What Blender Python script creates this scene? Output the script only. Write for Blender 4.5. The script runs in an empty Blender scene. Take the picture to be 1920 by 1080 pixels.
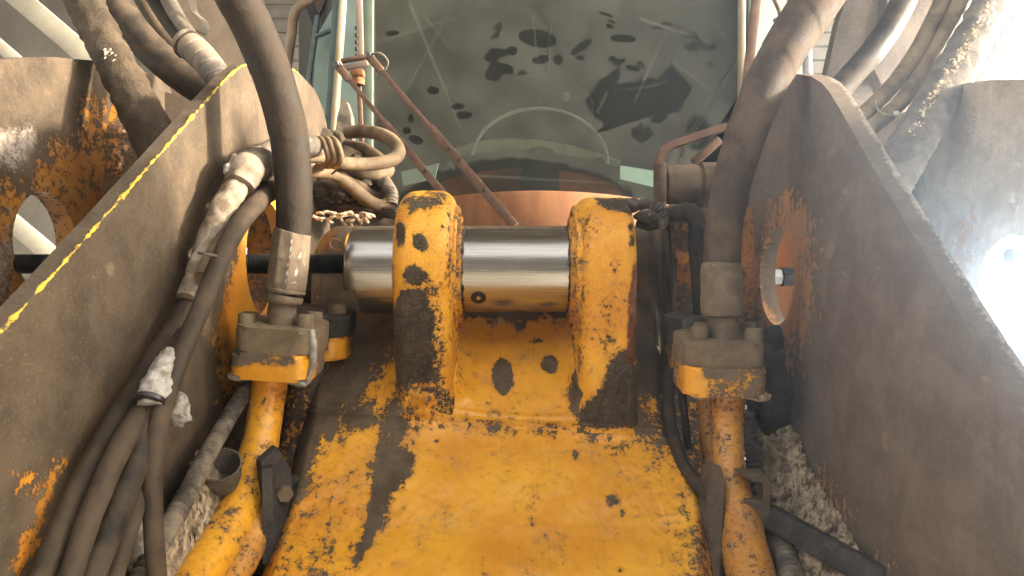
import bpy, bmesh, math, random
import numpy as np
from mathutils import Vector, Matrix, noise
from mathutils.geometry import delaunay_2d_cdt
R = math.radians
S = bpy.context.scene
C = S.collection
random.seed(7)

# ---------------------------------------------------------------- camera, sky, sun, exposure
F, CX, CY, CZ = 1400.0, 960.0, 540.0, 1.5          # focal length in photo pixels, centre, eye height
cam = bpy.data.cameras.new('camera')
cam.lens, cam.sensor_width, cam.clip_start, cam.clip_end = F/1920*36, 36.0, .02, 400
co = bpy.data.objects.new('camera', cam); C.objects.link(co)
co.location = (0, 0, CZ); co.rotation_euler = (R(90), 0, 0)
S.camera = co
SUN_EL, SUN_AZ = 16.0, 96.0                        # azimuth clockwise from +Y
W = bpy.data.worlds.new('World'); S.world = W; W.use_nodes = True
nt = W.node_tree; nt.nodes.clear()
sky = nt.nodes.new('ShaderNodeTexSky'); sky.sky_type = 'NISHITA'; sky.sun_disc = False
sky.sun_elevation, sky.sun_rotation = R(SUN_EL), R(SUN_AZ)
sky.dust_density, sky.air_density = 3.0, 1.0
hs = nt.nodes.new('ShaderNodeHueSaturation'); hs.inputs['Saturation'].default_value = .25
bg = nt.nodes.new('ShaderNodeBackground'); bg.inputs['Strength'].default_value = .15
wo = nt.nodes.new('ShaderNodeOutputWorld')
nt.links.new(sky.outputs[0], hs.inputs['Color']); wb = nt.nodes.new('ShaderNodeMix'); wb.data_type = 'RGBA'; wb.blend_type = 'MULTIPLY'; wb.inputs[0].default_value = 1; wb.inputs[7].default_value = (1, .93, .82, 1)
nt.links.new(hs.outputs[0], wb.inputs[6]); nt.links.new(wb.outputs[2], bg.inputs[0]); nt.links.new(bg.outputs[0], wo.inputs[0])
sl = bpy.data.lights.new('sun', 'SUN'); sl.energy = 2.0; sl.angle = R(4); sl.color = (1, .86, .66)
so = bpy.data.objects.new('sun', sl); C.objects.link(so)
d = Vector((math.sin(R(SUN_AZ))*math.cos(R(SUN_EL)), math.cos(R(SUN_AZ))*math.cos(R(SUN_EL)), math.sin(R(SUN_EL))))
so.rotation_euler = d.to_track_quat('Z', 'Y').to_euler()
S.view_settings.view_transform = 'Standard'; S.view_settings.look = 'None'
S.view_settings.exposure = 2.98; S.view_settings.gamma = 1
S.render.engine = 'CYCLES'
S.cycles.use_denoising = True
S.cycles.max_bounces = 8
S.cycles.sample_clamp_indirect = 6

LAMP, HAZE = 3200.0, .0055
# ---------------------------------------------------------------- helpers
def P(px, py, Y): return Vector(((px-CX)/F*Y, Y, CZ+(CY-py)/F*Y))       # photo pixel at distance Y
def PX(px, py, X): return P(px, py, X*F/(px-CX))                        # photo pixel on the plane x = X
def proj(V):
    V = np.asarray(V); Y = np.maximum(V[:, 1], .05)
    return np.stack([CX+F*V[:, 0]/Y, CY-F*(V[:, 2]-CZ)/Y], 1)
def nz(p, s=1.0, o=4, seed=0.0): return noise.fractal(Vector(p)*s+Vector((seed, seed*.7, -seed)), 1.0, 2.0, o)

def mesh(name, V, Fc, smooth=True, sharp=38):
    me = bpy.data.meshes.new(name); me.from_pydata([tuple(v) for v in V], [], [tuple(f) for f in Fc]); me.validate(); me.update()
    bm = bmesh.new(); bm.from_mesh(me); bmesh.ops.recalc_face_normals(bm, faces=bm.faces); bm.to_mesh(me); bm.free()
    if smooth:
        me.polygons.foreach_set('use_smooth', [True]*len(me.polygons))
        if sharp: me.set_sharp_from_angle(angle=R(sharp))
    return me
def obj(name, me, m, parent=None):
    me.name = name
    o = bpy.data.objects.new(name, me); C.objects.link(o)
    if m and not me.materials: me.materials.append(m)
    if parent:
        o.parent = parent; o.matrix_parent_inverse = root_mat(parent).inverted()
    return o
def root_mat(o):
    m = Matrix.Translation(o.location) @ o.rotation_euler.to_matrix().to_4x4()
    if o.parent: m = root_mat(o.parent) @ o.matrix_parent_inverse @ m
    return m
def thing(name, label, cat, loc=(0, 0, 0), group=None):
    o = bpy.data.objects.new(name, None); C.objects.link(o); o.location = loc; o.empty_display_size = .05
    return tag(o, label, cat, group)
def tag(o, label, cat, group=None):
    o['label'] = label; o['category'] = cat
    if group: o['group'] = group
    return o
def stuff(o, label=None, cat=None):
    o['kind'] = 'stuff'
    if label: o['label'] = label; o['category'] = cat
    return o
def bevel(o, w=.002, seg=2):
    m = o.modifiers.new('bevel', 'BEVEL'); m.width = w; m.segments = seg; m.limit_method = 'ANGLE'; m.angle_limit = R(40)
    return o

def catmull(pts, step):
    pts = [np.array(p, float) for p in pts]
    P_ = [2*pts[0]-pts[1]]+pts+[2*pts[-1]-pts[-2]]
    out = []
    for i in range(1, len(P_)-2):
        a, b, c, d_ = P_[i-1:i+3]
        for k in range(24):
            t = k/24
            out.append(.5*((2*b)+(-a+c)*t+(2*a-5*b+4*c-d_)*t*t+(-a+3*b-3*c+d_)*t**3))
    out.append(pts[-1]); out = np.array(out)
    L = np.concatenate([[0], np.cumsum(np.linalg.norm(np.diff(out[:, :3], axis=0), axis=1))])
    n = max(2, int(L[-1]/step)+1); s = np.linspace(0, L[-1], n)
    return np.stack([np.interp(s, L, out[:, k]) for k in range(out.shape[1])], 1), s
def sweep(path, seg=18, step=.006, lump=0, lscale=40, rfn=None, cap=True, seed=0, flat=1.0, sharp=50, openend=False):
    """tube through points (x, y, z, radius); rfn(s, angle) multiplies the radius"""
    pt, s = catmull(path, step)
    n = len(pt); T = np.gradient(pt[:, :3], axis=0); T /= np.linalg.norm(T, axis=1)[:, None]
    up = np.array([0, -1, 0.]) if abs(T[0][1]) < .9 else np.array([0, 0, 1.])
    u = np.cross(T[0], up); u /= np.linalg.norm(u)
    V, Fc = [], []
    for i in range(n):
        u = u-T[i]*np.dot(u, T[i]); u /= np.linalg.norm(u); w = np.cross(T[i], u)
        for k in range(seg):
            a = 2*math.pi*k/seg; r = pt[i, 3]
            if rfn: r = r*rfn(s[i], a)
            dr = u*math.cos(a)+w*math.sin(a)*flat
            if lump:
                q = pt[i, :3]+dr*r
                r = max(r+lump*nz(q, lscale, 3, seed), 1e-4)
            V.append(pt[i, :3]+dr*r)
    for i in range(n-1):
        for k in range(seg):
            a, b = i*seg+k, i*seg+(k+1) % seg
            Fc.append((a, b, b+seg, a+seg))
    if cap:
        for i0, c in ((0, pt[0, :3]), ((n-1)*seg, pt[-1, :3])):
            if openend and i0: continue
            V.append(c); m = len(V)-1
            for k in range(seg): Fc.append((i0+k, i0+(k+1) % seg, m))
    return mesh('tube', V, Fc, True, sharp)
def tp(pts, **k):       # pixel path: (px, py, Y, radius in pixels)
    return sweep([(*P(a, b, c), r*c/F) for a, b, c, r in pts], **k)
def tx(pts, **k):       # pixel path on x planes: (px, py, X, radius in pixels)
    o = []
    for a, b, x, r in pts:
        v = PX(a, b, x); o.append((*v, r*v.y/F))
    return sweep(o, **k)

def lathe(c, axis, prof, seg=40, ang0=0, noise_amp=0, sharp=35):
    """prof = [(t along the axis, radius)...]"""
    axis = Vector(axis).normalized(); u = axis.orthogonal().normalized(); w = axis.cross(u)
    c = Vector(c); V, Fc = [], []
    for t, r in prof:
        for k in range(seg):
            a = ang0+2*math.pi*k/seg
            q = c+axis*t+(u*math.cos(a)+w*math.sin(a))*max(r, 1e-5)
            if noise_amp: q += (u*math.cos(a)+w*math.sin(a))*noise_amp*nz(q, 60, 3)
            V.append(q)
    for i in range(len(prof)-1):
        for k in range(seg):
            a, b = i*seg+k, i*seg+(k+1) % seg
            Fc.append((a, b, b+seg, a+seg))
    return mesh('lathe', V, Fc, True, sharp)

def pip(pts, poly):
    x, y = pts[:, 0], pts[:, 1]; ins = np.zeros(len(pts), bool); j = len(poly)-1
    for i in range(len(poly)):
        xi, yi = poly[i]; xj, yj = poly[j]
        c = ((yi > y) != (yj > y)) & (x < (xj-xi)*(y-yi)/((yj-yi) or 1e-9)+xi)
        ins ^= c; j = i
    return ins
def sdf(pts, poly):      # positive inside
    dmin = np.full(len(pts), 1e9); j = len(poly)-1
    for i in range(len(poly)):
        a, b = np.array(poly[j], float), np.array(poly[i], float); e = b-a
        t = np.clip(((pts-a)@e)/max(e@e, 1e-12), 0, 1)
        dmin = np.minimum(dmin, np.linalg.norm(pts-(a+t[:, None]*e), axis=1)); j = i
    return np.where(pip(pts, poly), dmin, -dmin)
def ell(cx, cy, rx, ry, rot=0, n=20):
    c, s_ = math.cos(R(rot)), math.sin(R(rot))
    return [(cx+rx*math.cos(t)*c-ry*math.sin(t)*s_, cy+rx*math.cos(t)*s_+ry*math.sin(t)*c) for t in [2*math.pi*k/n for k in range(n)]]
def wear(me, base, regions, name='dirt', pts=None):
    """float attribute of the surface: regions = [(value, outline, feather)], outlines in photo pixels"""
    V = np.empty(len(me.vertices)*3); me.vertices.foreach_get('co', V); V = V.reshape(-1, 3)
    q = proj(V) if pts is None else pts
    val = np.full(len(q), float(base))
    for v, poly, fe in regions:
        lo, hi = np.min(poly, 0)-fe*2.5, np.max(poly, 0)+fe*2.5
        m = np.all((q > lo) & (q < hi), 1)
        if not m.any(): continue
        w = np.clip(.5+sdf(q[m], poly)/(4.4*fe), 0, 1); w = w*w*(3-2*w)
        val[m] = val[m]*(1-w)+v*w
    at = me.attributes.new(name, 'FLOAT', 'POINT'); at.data.foreach_set('value', val)
def slab(outline, holes, fr, th, grid=.01, disp=None):
    """flat plate: outline and holes in 2D, fr(u, v) -> front point, th = thickness vector; interior points every `grid`"""
    loops = [outline]+holes; pts, edges = [], []
    for L in loops:
        rs = []
        for i in range(len(L)):
            a, b = np.array(L[i], float), np.array(L[(i+1) % len(L)], float)
            n = max(1, int(np.linalg.norm(b-a)/grid))
            rs += [tuple(a+(b-a)*k/n) for k in range(n)]
        s0 = len(pts); pts += rs; edges += [(s0+k, s0+(k+1) % len(rs)) for k in range(len(rs))]
    nb = len(pts)
    lo, hi = np.min(outline, 0), np.max(outline, 0)
    gx, gy = np.meshgrid(np.arange(lo[0], hi[0], grid), np.arange(lo[1], hi[1], grid*.9))
    g = np.stack([gx.ravel(), gy.ravel()], 1); g[:, 0] += (np.arange(len(gx)) % 2)[:, None].repeat(gx.shape[1], 1).ravel()*grid*.5
    sd = sdf(g, outline)
    for h in holes: sd = np.minimum(sd, -sdf(g, h))
    pts += [tuple(p) for p in g[sd > grid*.45]]
    r = delaunay_2d_cdt([Vector(p) for p in pts], edges, [], 0, 1e-7)
    v2, fc = r[0], r[2]
    cen = np.array([np.mean([v2[i] for i in f], axis=0) for f in fc])
    ok = pip(cen, outline)
    for h in holes: ok &= ~pip(cen, h)
    th = Vector(th); n = len(v2)
    A = [Vector(fr(p[0], p[1])) for p in v2]
    V = A+[p+th for p in A]
    if disp: V = [disp(p) for p in V[:n]]+V[n:]
    Fc = []; cnt = {}
    for f, k in zip(fc, ok):
        if not k: continue
        Fc.append(tuple(f)); Fc.append(tuple(i+n for i in reversed(f)))
        for a, b in zip(f, f[1:]+f[:1]): cnt[(a, b)] = cnt.get((a, b), 0)+1
    for (a, b) in list(cnt):
        if (b, a) not in cnt: Fc.append((b, a, a+n, b+n))
    return mesh('slab', V, Fc, True, 40)
def slabY(poly, Y, th=.012, grid=.012, holes=[], disp=None, slope=0):   # a plate facing the viewer, outline in pixels
    def fr(u, v): return (u, Y+slope*(v-CZ), v)
    o = [(P(a, b, Y).x, P(a, b, Y).z) for a, b in poly]
    return slab(o, [[(P(a, b, Y).x, P(a, b, Y).z) for a, b in h] for h in holes], fr, (0, th, 0), grid, disp)
def box(c, sx, sy, sz, rot=None, bev=0, seg=2):
    bm = bmesh.new(); bmesh.ops.create_cube(bm, size=1)
    for v in bm.verts: v.co = Vector((v.co.x*sx, v.co.y*sy, v.co.z*sz))
    if bev: bmesh.ops.bevel(bm, geom=bm.edges[:], offset=bev, segments=seg, affect='EDGES', profile=.5)
    M = Matrix.Translation(Vector(c)) @ (rot.to_4x4() if rot else Matrix())
    bmesh.ops.transform(bm, matrix=M, verts=bm.verts)
    me = bpy.data.meshes.new('box'); bm.to_mesh(me); bm.free()
    me.polygons.foreach_set('use_smooth', [True]*len(me.polygons)); me.set_sharp_from_angle(angle=R(50))
    return me
def bar(a, b, w, h, bev=.002, side=(0, 1, 0)):     # rectangular bar from a to b
    a, b = Vector(a), Vector(b); z = (b-a).normalized(); y = Vector(side); x = y.cross(z).normalized(); y = z.cross(x)
    M = Matrix((x, y, z)).transposed()
    return box((a+b)/2, w, h, (b-a).length, M, bev)
def blob(c, rad, amp=.25, sc=30, seed=0, sub=4, rot=None, ridged=False):
    bm = bmesh.new(); bmesh.ops.create_icosphere(bm, subdivisions=sub, radius=1)
    c = Vector(c); rad = Vector(rad)
    for v in bm.verts:
        q = Vector((v.co.x*rad.x, v.co.y*rad.y, v.co.z*rad.z))
        if rot: q = rot @ q
        k = nz(c+q, sc, 5, seed)
        if ridged: k = .6-abs(k)*1.6
        v.co = c+q*(1+amp*k)
    me = bpy.data.meshes.new('blob'); bm.to_mesh(me); bm.free()
    me.polygons.foreach_set('use_smooth', [True]*len(me.polygons))
    return me
def join(ms):
    bm = bmesh.new()
    for m in ms: bm.from_mesh(m)
    me = bpy.data.meshes.new('join'); bm.to_mesh(me); bm.free()
    me.polygons.foreach_set('use_smooth', [True]*len(me.polygons)); me.set_sharp_from_angle(angle=R(45))
    return me
def hexprof(c, axis, r, h, ang=0):
    return lathe(c, axis, [(0, 0), (0, r), (h*.85, r), (h, r*.86), (h, 0)], seg=6, ang0=ang, sharp=20)
def capscrew(c, axis, r, h, seg=24):
    return lathe(c, axis, [(0, r*.98), (h*.85, r), (h, r*.86), (h, r*.5), (h*.55, r*.48), (h*.55, 0)], seg)

# ---------------------------------------------------------------- materials
class NT:
    def __init__(s, m): s.t = m.node_tree; s.t.nodes.clear(); s.o = s.n('ShaderNodeOutputMaterial')
    def n(s, typ, **k):
        x = s.t.nodes.new(typ)
        for a, b in k.items(): setattr(x, a, b)
        return x
    def set(s, sock, v):
        if hasattr(v, 'is_linked') or hasattr(v, 'links'): s.t.links.new(v, sock)
        elif isinstance(v, tuple) and len(v) == 3 and sock.type == 'RGBA': sock.default_value = (*v, 1)
        else: sock.default_value = v
    def math(s, op, a, b=0.0, clamp=False):
        x = s.n('ShaderNodeMath', operation=op, use_clamp=clamp); s.set(x.inputs[0], a); s.set(x.inputs[1], b); return x.outputs[0]
    def mix(s, f, a, b):
        x = s.n('ShaderNodeMix', data_type='RGBA'); s.set(x.inputs[0], f); s.set(x.inputs[6], a); s.set(x.inputs[7], b); return x.outputs[2]
    def ramp(s, v, lo, hi, a=0.0, b=1.0):
        x = s.n('ShaderNodeMapRange', interpolation_type='SMOOTHSTEP'); s.set(x.inputs[0], v)
        for i, q in enumerate((lo, hi, a, b)): x.inputs[i+1].default_value = q
        return x.outputs[0]
    def noise(s, sc, det=6, rough=.6, scale3=None, dist=0, off=0):
        if not hasattr(s, 'tc'): s.tc = s.n('ShaderNodeTexCoord').outputs['Object']
        v = s.tc
        if scale3 or off:
            mp = s.n('ShaderNodeMapping'); s.set(mp.inputs[0], v); mp.inputs['Scale'].default_value = scale3 or (1, 1, 1); mp.inputs['Location'].default_value = (off, off*.3, -off); v = mp.outputs[0]
        x = s.n('ShaderNodeTexNoise'); s.set(x.inputs['Vector'], v); x.inputs['Scale'].default_value = sc; x.inputs['Detail'].default_value = det
        x.inputs['Roughness'].default_value = rough; x.inputs['Distortion'].default_value = dist; return x.outputs[0]
    def attr(s, name): return s.n('ShaderNodeAttribute', attribute_name=name).outputs['Fac']
    def bump(s, h, st, dist=.001, nrm=None):
        x = s.n('ShaderNodeBump'); s.set(x.inputs['Height'], h); x.inputs['Strength'].default_value = st; x.inputs['Distance'].default_value = dist
        if nrm: s.set(x.inputs['Normal'], nrm)
        return x.outputs[0]
    def bsdf(s, **k):
        b = s.n('ShaderNodeBsdfPrincipled')
        for a, v in k.items(): s.set(b.inputs[a.replace('_', ' ')], v)
        return b
    def out(s, sh): s.t.links.new(sh, s.o.inputs[0])
def newmat(name):
    m = bpy.data.materials.new(name); m.use_nodes = True; return m, NT(m)

YEL, YEL2 = (.88, .435, .034), (.72, .30, .022)
BRN, BRN2, TAN = (.068, .047, .028), (.135, .097, .060), (.30, .225, .14)
RUST, RUST2 = (.24, .085, .022), (.10, .034, .014)
def grime(name, paint=YEL, paint2=YEL2, dirt=BRN, dirt2=BRN2, dust=TAN, bias=None, amp=.55, sc=26, dustamt=.25, rustamt=.25, bumpst=.6, drough=.85, prough=.34, alt=None, streak=None, rust=RUST, dspec=.45, bd=.0012, crack=0, scratch=.3):
    """worn paint under caked dirt; the 'dirt' attribute (or bias) says where the dirt lies, 'alt' where a third colour shows"""
    m, t = newmat(name)
    n1 = t.noise(sc, 9, .68, dist=.3); n2 = t.noise(sc*5, 6, .7, off=3); n3 = t.noise(sc*.35, 4, .55, off=7); n4 = t.noise(sc*16, 4, .75, off=5)
    if streak: ns = t.noise(sc*1.2, 6, .6, scale3=streak, off=11)
    a = t.attr('dirt') if bias is None else bias
    f = t.math('ADD', a, t.math('MULTIPLY', t.math('SUBTRACT', n1, .5), amp*1.7))
    f = t.math('ADD', f, t.math('MULTIPLY', t.math('SUBTRACT', n2, .5), amp*2.1))
    f = t.math('ADD', f, t.math('MULTIPLY', t.math('SUBTRACT', n4, .5), amp*1.3))
    sp = t.noise(sc*8, 3, .55, off=17)
    f = t.math('ADD', f, t.math('MULTIPLY', t.ramp(sp, .66, .74), t.math('MULTIPLY', t.ramp(n3, .45, .7), .55)))
    if streak: f = t.math('ADD', f, t.math('MULTIPLY', t.math('SUBTRACT', ns, .5), amp*1.3))
    mask = t.ramp(f, .475, .53)
    film = t.ramp(f, .1, .62)
    pc = t.mix(t.ramp(n3, .3, .7), paint, paint2)
    pc = t.mix(t.math('MULTIPLY', t.ramp(n2, .52, .72), rustamt), pc, rust)
    pc = t.mix(t.math('MULTIPLY', film, .42), pc, rust)
    pc = t.mix(t.math('MULTIPLY', t.ramp(n1, .45, .75), dustamt), pc, dust)
    dc = t.mix(t.ramp(n1, .36, .66), dirt, dirt2)
    dc = t.mix(t.math('MULTIPLY', t.ramp(n4, .54, .68), .28), dc, dust)
    dc = t.mix(t.math('MULTIPLY', t.ramp(n3, .58, .75), dustamt*.8), dc, dust)
    col = t.mix(mask, pc, dc)
    rg = t.math('ADD', t.math('MULTIPLY', mask, drough-prough), t.math('ADD', prough, t.math('MULTIPLY', t.math('SUBTRACT', n2, .5), .3)))
    s1 = t.noise(sc*2.2, 2, .5, scale3=(9, .5, .9), off=21); s2 = t.noise(sc*2.6, 2, .5, scale3=(.6, .8, 11), off=25)
    scr = t.math('MULTIPLY', t.math('MAXIMUM', t.ramp(s1, .68, .72), t.ramp(s2, .69, .73)), t.math('MULTIPLY', t.ramp(n1, .4, .6), scratch))
    col = t.mix(scr, col, dust)
    if alt:
        g = t.math('ADD', t.attr('alt'), t.math('MULTIPLY', t.math('SUBTRACT', n1, .5), .9))
        am = t.ramp(t.math('ADD', g, t.math('MULTIPLY', t.math('SUBTRACT', n4, .5), .5)), .46, .6)
        col = t.mix(am, col, t.mix(t.ramp(n2, .35, .65), alt[0], alt[1]))
    if crack:
        vo = t.n('ShaderNodeTexVoronoi', feature='DISTANCE_TO_EDGE'); vo.inputs['Scale'].default_value = crack
        mx = t.n('ShaderNodeMix', data_type='VECTOR'); mx.inputs[0].default_value = .035; t.set(mx.inputs[4], t.tc); nn = t.n('ShaderNodeTexNoise'); nn.inputs['Scale'].default_value = crack*.5; t.set(nn.inputs['Vector'], t.tc); t.set(mx.inputs[5], nn.outputs['Color']); t.set(vo.inputs['Vector'], mx.outputs[1])
        n2 = t.math('ADD', n2, t.math('MULTIPLY', t.ramp(vo.outputs['Distance'], 0, .16), .7))
    h = t.math('ADD', t.math('MULTIPLY', mask, .5), t.math('MULTIPLY', t.math('ADD', n2, t.math('MULTIPLY', n4, .55)), t.math('ADD', .12, t.math('MULTIPLY', mask, .9))))
    b = t.bsdf(Base_Color=col, Roughness=rg, Normal=t.bump(h, bumpst, bd), Specular_IOR_Level=dspec)
    t.out(b.outputs[0]); return m
def rubber(name, base=(.022, .019, .017), dust=(.16, .12, .085), amt=.5, sc=30, rough=.55, shine=.0):
    m, t = newmat(name)
    n1 = t.noise(sc, 7, .62); n2 = t.noise(sc*9, 4, .7, off=4); n3 = t.noise(sc*.3, 3, .5, off=9)
    f = t.math('ADD', t.math('MULTIPLY', t.ramp(n1, .4, .6), .65), t.math('MULTIPLY', t.ramp(n3, .35, .65), .35))
    col = t.mix(t.math('MULTIPLY', f, amt), base, dust)
    col = t.mix(t.math('MULTIPLY', t.ramp(n2, .58, .75), amt*.5), col, dust)
    b = t.bsdf(Base_Color=col, Roughness=t.math('ADD', rough+.02, t.math('MULTIPLY', f, .3)), Normal=t.bump(t.math('ADD', n2, n1), .6, .001), Specular_IOR_Level=.22)
    t.out(b.outputs[0]); return m
def steel(name, col, rough, streak=(1, 40, 40), var=.2, sc=40, bumpst=.05, metal=1.0):
    m, t = newmat(name)
    n1 = t.noise(sc, 6, .6, scale3=streak); n2 = t.noise(12, 4, .6)
    r = t.math('ADD', rough-var/2, t.math('MULTIPLY', n1, var))
    r = t.math('ADD', r, t.math('MULTIPLY', t.math('SUBTRACT', n2, .5), var*.8), True)
    c2 = tuple(x*.6 for x in col)
    b = t.bsdf(Base_Color=t.mix(t.ramp(n1, .3, .7), c2, col), Metallic=metal, Roughness=r, Normal=t.bump(n1, bumpst, .0005))
    t.out(b.outputs[0]); return m
def plain(name, col, rough=.6, var=.25, sc=20, metal=0, bumpst=.15, col2=None, streak=None, bd=.002):
    m, t = newmat(name)
    n1 = t.noise(sc, 7, .65, scale3=streak); n2 = t.noise(sc*8, 4, .7, off=2)
    c2 = col2 or tuple(x*(1-var) for x in col)
    c = t.mix(t.ramp(n1, .35, .65), c2, col); c = t.mix(t.math('MULTIPLY', t.ramp(n2, .5, .75), .3), c, tuple(x*.55 for x in c2))
    b = t.bsdf(Base_Color=c, Roughness=rough, Metallic=metal, Normal=t.bump(t.math('ADD', n1, t.math('MULTIPLY', n2, .6)), bumpst, bd))
    t.out(b.outputs[0]); return m

M = {}
WHT, WHT2 = (.62, .60, .56), (.32, .30, .27)
M['cast'] = grime('worn yellow paint under grime', amp=.75, dustamt=.28, rustamt=.22, sc=24, alt=(RUST, RUST2), streak=(3, .35, .35), crack=0)
M['lug'] = grime('chipped yellow lug paint', amp=.75, sc=34, dustamt=.12, rustamt=.2, alt=(RUST, RUST2), crack=115, bumpst=1, bd=.005)
M['plate'] = grime('dusty grimed steel plate', paint=(.72, .33, .028), paint2=(.56, .22, .02), dirt=(.050, .034, .020), dirt2=(.092, .064, .038), amp=.6, sc=22, dustamt=.35, alt=(WHT, WHT2), bumpst=.9, drough=.78)
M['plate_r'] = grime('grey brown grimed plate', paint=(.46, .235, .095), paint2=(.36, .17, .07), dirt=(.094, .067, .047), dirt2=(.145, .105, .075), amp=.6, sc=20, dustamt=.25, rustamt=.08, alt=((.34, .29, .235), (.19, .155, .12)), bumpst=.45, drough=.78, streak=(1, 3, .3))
M['outer'] = grime('rusty muddy plate', paint=(.36, .165, .028), paint2=(.25, .105, .02), dirt=(.036, .024, .014), dirt2=(.080, .056, .034), amp=.8, sc=15, dustamt=.2, rustamt=.25, dust=(.15, .108, .066), alt=((.30, .26, .22), (.12, .10, .08)), bumpst=1.0, bd=.003)
M['outer_r'] = grime('glare-paled dusty outer plate', paint=(.42, .17, .04), paint2=(.3, .12, .03), dirt=(.25, .20, .155), dirt2=(.37, .30, .235), amp=.8, sc=15, dustamt=.4, rustamt=.4, alt=((.5, .45, .4), (.3, .26, .22)), bumpst=1.0, bd=.003)  # glare over this plate put into its colour as paler tones
M['mud'] = grime('caked brown mud', bias=1.5, dirt=(.034, .022, .012), dirt2=(.080, .054, .030), dust=(.17, .12, .075), sc=22, bumpst=1.0, bd=.004, alt=((.5, .44, .36), (.25, .2, .15)))
M['mudbrown'] = grime('brown dusty iron', bias=1.4, dirt=(.075, .051, .033), dirt2=(.135, .096, .062), sc=30, bumpst=.8)
M['mudgrey'] = grime('dry grey mud', bias=1.5, dirt=(.09, .075, .06), dirt2=(.17, .14, .115), sc=26, bumpst=1.0, bd=.003, dustamt=.5, alt=((.5, .44, .36), (.25, .2, .15)))
M['drymud'] = plain('pale crumbly mud', (.78, .63, .44), .95, sc=90, col2=(.24, .175, .115), bumpst=1.0, bd=.004)
M['crust'] = plain('white dried grease', (.46, .43, .39), .7, sc=110, col2=(.22, .19, .16), bumpst=.8)
M['pipe'] = grime('chipped yellow pipe paint', bias=.34, amp=.62, sc=19, dustamt=.18, rustamt=.35, dirt2=(.13, .10, .075))
M['pipe_old'] = grime('rusting yellow pipe paint', paint=(.68, .33, .06), paint2=(.55, .24, .05), bias=.33, amp=.7, sc=38, dustamt=.45, rustamt=.35, dirt2=(.13, .09, .06))
M['pipe_dark'] = grime('dark rusty pipe', bias=.60, amp=.55, sc=30, rustamt=.6, dirt=(.045, .03, .022), dirt2=(.085, .058, .04))
M['flange_y'] = grime('half grimed yellow flange', amp=.5, sc=34, dirt=(.12, .09, .06), dirt2=(.19, .145, .10))
M['flange_b'] = grime('brown grimed flange', bias=1.4, dirt=(.135, .098, .060), dirt2=(.235, .175, .11), sc=30, bumpst=.7)
M['flange_k'] = grime('black grimed flange', bias=1.4, dirt=(.022, .019, .018), dirt2=(.06, .052, .048), sc=30, bumpst=.4)
M['ferrule'] = grime('dust coated ferrule', paint=(.55, .52, .48), paint2=(.4, .38, .35), bias=.80, dirt=(.12, .088, .06), dirt2=(.19, .145, .10), sc=40, rustamt=0, bumpst=.5, prough=.3, alt=((.7, .7, .7), (.4, .4, .4)))
M['hose'] = rubber('black hydraulic hose rubber', (.018, .014, .011), (.10, .070, .046), .30)
M['hose_r'] = rubber('dusty hydraulic hose rubber', (.042, .030, .022), (.155, .108, .074), .6)
M['hose_old'] = rubber('weathered hose', (.018, .015, .012), (.12, .085, .054), .5, 40)
M['cable'] = rubber('grimy black cable', (.032, .024, .017), (.105, .073, .046), .6, 34, .5)
M['cable_tan'] = rubber('dust caked cable', (.085, .06, .037), (.25, .18, .11), .8, 30, .55)
M['cable_grey'] = rubber('shiny grey hose', (.06, .055, .05), (.32, .25, .18), .6, 22, .4)
M['cable_white'] = rubber('crusted grey sleeve', (.11, .08, .055), (.40, .345, .27), .65, 44, .7)
M['conduit'] = rubber('dusty corrugated conduit', (.05, .043, .036), (.34, .28, .21), .7, 36, .7)
M['chrome'] = steel('machined pin steel', (.54, .51, .475), .20, (.6, 60, 60), .26, 22, .2)
M['thread'] = steel('blackened threaded steel', (.035, .034, .034), .38, (1, 1, 1), .15, 60, .05, .6)
M['nut'] = steel('bright nut steel', (.33, .33, .33), .3, (1, 1, 1), .1, 60, .05)
M['darkhole'] = plain('dark oily steel', (.02, .018, .016), .35)
M['rusty'] = plain('rust brown flat bar', (.135, .075, .046), .8, .4, 40, col2=(.09, .045, .028), bumpst=.5)
M['cowl'] = plain('rust stained cowl paint', (.28, .118, .042), .8, .4, 7, col2=(.20, .078, .03), streak=(4, 1, .7), bumpst=.1)
M['black'] = plain('black plastic', (.012, .012, .013), .45)
M['seal'] = plain('green grey rubber seal', (.10, .13, .10), .6)
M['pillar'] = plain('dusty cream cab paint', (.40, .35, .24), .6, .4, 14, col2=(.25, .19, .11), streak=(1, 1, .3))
M['teal'] = plain('grey teal cab paint', (.10, .15, .15), .5)
M['wall'] = plain('grey painted siding', (.20, .195, .175), .7, .2, 3)
M['rafter'] = plain('pale painted steel beam', (.48, .45, .37), .6, .25, 2)
M['roof'] = plain('grey roof sheet', (.16, .15, .13), .7, .3, 2)
M['floor'] = plain('dusty concrete', (.32, .28, .22), .9, .3, 2)
M['brownpanel'] = grime('dusty brown panel', bias=1.4, dirt=(.11, .083, .06), dirt2=(.17, .13, .095), sc=10, dustamt=.3, bumpst=.3)
M['darkpanel'] = grime('dark brown panel', bias=1.4, dirt=(.05, .037, .029), dirt2=(.085, .062, .047), sc=12, dustamt=.2, bumpst=.4)
# ================================================================= the setting
o = obj('floor', box((0, 1, -.05), 60, 60, .1), M['floor']); o['kind'] = 'structure'

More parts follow.
